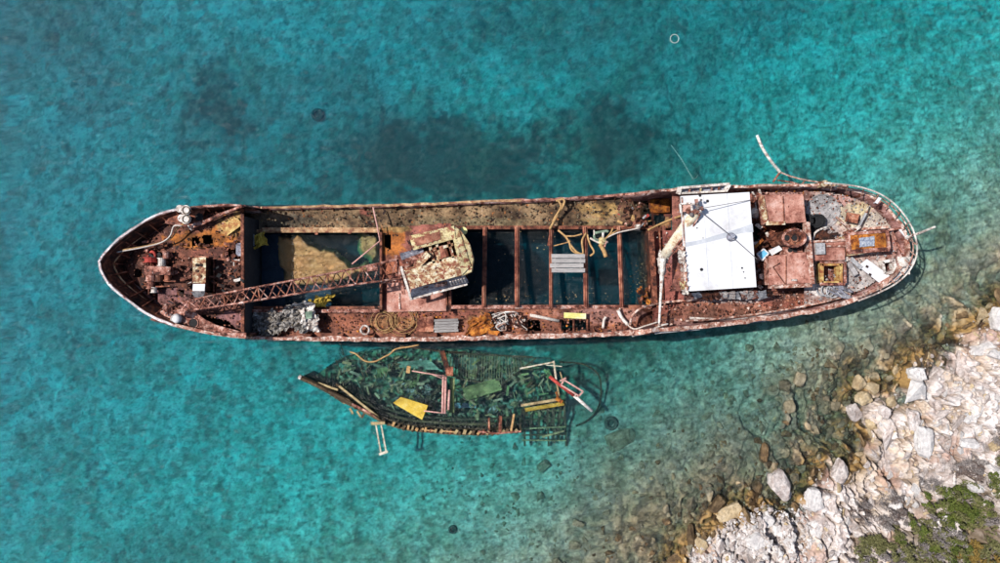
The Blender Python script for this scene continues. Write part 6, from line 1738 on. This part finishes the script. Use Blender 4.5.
def g_land(rd):
    x, y = rd.uniform(665, 1006), rd.uniform(290, 570)
    d = sdist(x, y)
    if d < .15: return None
    if near_shrub(x, y) and rd.random() < .7: return None
    if qn(x * .06, y * .06, 5) < .4 and not (x < 810 and y > 505): return None
    return x, y
def g_heap(rd):
    x, y = rd.uniform(690, 812), rd.uniform(505, 570)
    return (x, y) if sdist(x, y) > .5 else None
def g_wet(rd):
    x, y = rd.uniform(600, 1000), rd.uniform(300, 566); d = sdist(x, y)
    if d > .9 or d < -9 or rd.random() > math.exp(min(d, 0) / 2.2) + .6 * math.exp(-((x - 805) / 45) ** 2 - ((y - 425) / 40) ** 2): return None
    if qn(x * .04, y * .04, 15) < .45: return None
    return x, y
def g_sea(rd):
    x, y = rd.uniform(420, 1000), rd.uniform(330, 566); d = sdist(x, y)
    if d > -1: return None
    if qn(x * .03, y * .03, 25) < .5 or (y < 350 and x < 900): return None
    return x, y


rubble('shore_rubble', 2400, g_land, .05, .24, ['stone', 'stone', 'stone_white', 'stone_ochre'], 1, shore)
rubble('shore_rubble', 2600, g_heap, .06, .26, ['stone_white', 'stone'], 2, shore)
rubble('wet_rubble', 5000, g_wet, .06, .34, ['stone_brown', 'stone_ochre', 'stone_sea'], 3, seabed)
rubble('seabed_pebbles', 1300, g_sea, .05, .2, ['stone_sea'], 4, seabed)

# ------------------------------------------------------------------ shrubs
def shrub(px_, py_, rx, ry, hgt, mats, label, seed, nleaf=2600, ls=.075, dens=1.0):
    rd = random.Random(seed); p = G(px_, py_)
    sh = thing('shrub', p, label, 'shrub')
    cl = []
    for k in range(int(10 + rx * ry * 9)):
        a = rd.uniform(0, 6.28); q = math.sqrt(rd.random())
        x_ = math.cos(a) * q * rx; y_ = math.sin(a) * q * ry
        cl.append((x_, y_, hgt * (1 - q * q * .7) * rd.uniform(.55, 1.1), rd.uniform(.16, .42), rd.randrange(len(mats))))
    mbs = [MB() for _ in mats]
    for k in range(nleaf):
        x_, y_, z_, r_, mi = rd.choice(cl)
        th = rd.uniform(0, 6.28); ph = math.acos(rd.uniform(-.2, 1)); rr = r_ * rd.uniform(.55, 1.1)
        gx_ = p.x + x_ + rr * math.sin(ph) * math.cos(th); gy_ = p.y + y_ + rr * math.sin(ph) * math.sin(th)
        c = Vector((gx_, gy_, max(gz(gx_, gy_), p.z - .4) + z_ * 1.35 + rr * math.cos(ph)))
        u = Vector((rd.gauss(0, 1), rd.gauss(0, 1), rd.gauss(0, .6))).normalized(); w = u.cross(Vector((rd.gauss(0, 1), rd.gauss(0, 1), rd.gauss(0, 1)))).normalized()
        l_ = ls * rd.uniform(.7, 1.6)
        mbs[mi].add([c - u * l_, c + w * l_ * .45, c + u * l_, c - w * l_ * .45], [(0, 1, 2, 3)])
    for mb, mt in zip(mbs, mats):
        if mb.v: part('foliage', mt, lambda m: m.add(mb.v, mb.f), sh)
    def br_(m):
        for (x_, y_, z_, r_, mi) in cl:
            q = Vector((p.x + x_, p.y + y_, gz(p.x + x_, p.y + y_) + z_))
            m.tube([p + Vector((x_ * .2, y_ * .2, -.1)), p.lerp(q, .6) + Vector((0, 0, .1)), q], [.05, .03, .012], 4)
            for _ in range(3):
                m.tube([p.lerp(q, .7), q + Vector((rd.uniform(-.35, .35), rd.uniform(-.35, .35), rd.uniform(0, .25)))], [.02, .008], 3)
    part('branches', 'leaf_dry', br_, sh)


shrub(950, 503, 2.04, 1.50, .9, ['leaf_green', 'leaf_green', 'leaf_olive'], 'bright green shrub on the slope near the right edge', 1, 7800)
shrub(963, 513, 1.44, 1.12, .7, ['leaf_green', 'leaf_olive'], 'darker green shrub touching the bright one on its lower right', 2, 3900)
shrub(918, 535, 2.76, 1.88, .7, ['leaf_olive', 'leaf_green', 'leaf_dry', 'leaf_olive'], 'wide olive shrub with dry grey patches in the lower right', 3, 9750)
shrub(945, 550, 2.16, 1.50, .7, ['leaf_olive', 'leaf_dry', 'leaf_green'], 'olive grey shrub at the bottom edge right of the wide one', 4, 6750)
shrub(885, 553, 2.28, 1.25, .55, ['leaf_olive', 'leaf_olive', 'leaf_dry'], 'low olive shrub at the bottom edge left of the wide one', 5, 6300)
shrub(983, 556, 1.92, 1.00, .5, ['leaf_gold', 'leaf_olive', 'leaf_gold'], 'golden brown shrub in the bottom right corner', 6, 4800)
shrub(990, 527, 1.32, 2.00, .5, ['leaf_dry', 'leaf_olive'], 'dry grey shrub at the right edge above the golden one', 7, 4200)
shrub(973, 470, 1.38, 0.75, .35, ['leaf_dry', 'leaf_brown'], 'dry grey shrub among white stones above the green ones', 8, 3900, .05)
shrub(887, 503, 1.20, 1.00, .35, ['leaf_dry', 'leaf_brown'], 'dry grey brown shrub in the middle of the lower slope', 9, 3300, .05)
shrub(861, 513, 0.84, 0.94, .3, ['leaf_brown', 'leaf_dry'], 'small dry brown shrub left of the grey brown one', 10, 2250, .05)
shrub(893, 520, 0.96, 0.69, .3, ['leaf_dry', 'leaf_brown'], 'small dry shrub just above the wide olive one', 11, 2100, .05)
shrub(998, 440, 0.72, 1.12, .3, ['leaf_dry', 'leaf_brown'], 'dark dry shrub cut by the right edge among the stones', 12, 1800, .05)
shrub(1000, 478, 0.60, 1.50, .4, ['leaf_olive', 'leaf_green'], 'olive shrub cut by the right edge above the dry one', 13, 2250, .06)
shrub(925, 482, 0.60, 0.50, .25, ['leaf_dry', 'leaf_dry'], 'tiny dry grey shrub left above the bright green one', 14, 1350, .045)
shrub(962, 487, 0.42, 0.50, .3, ['leaf_olive', 'leaf_green'], 'tiny yellow green shrub above the bright green one', 15, 1050, .05)
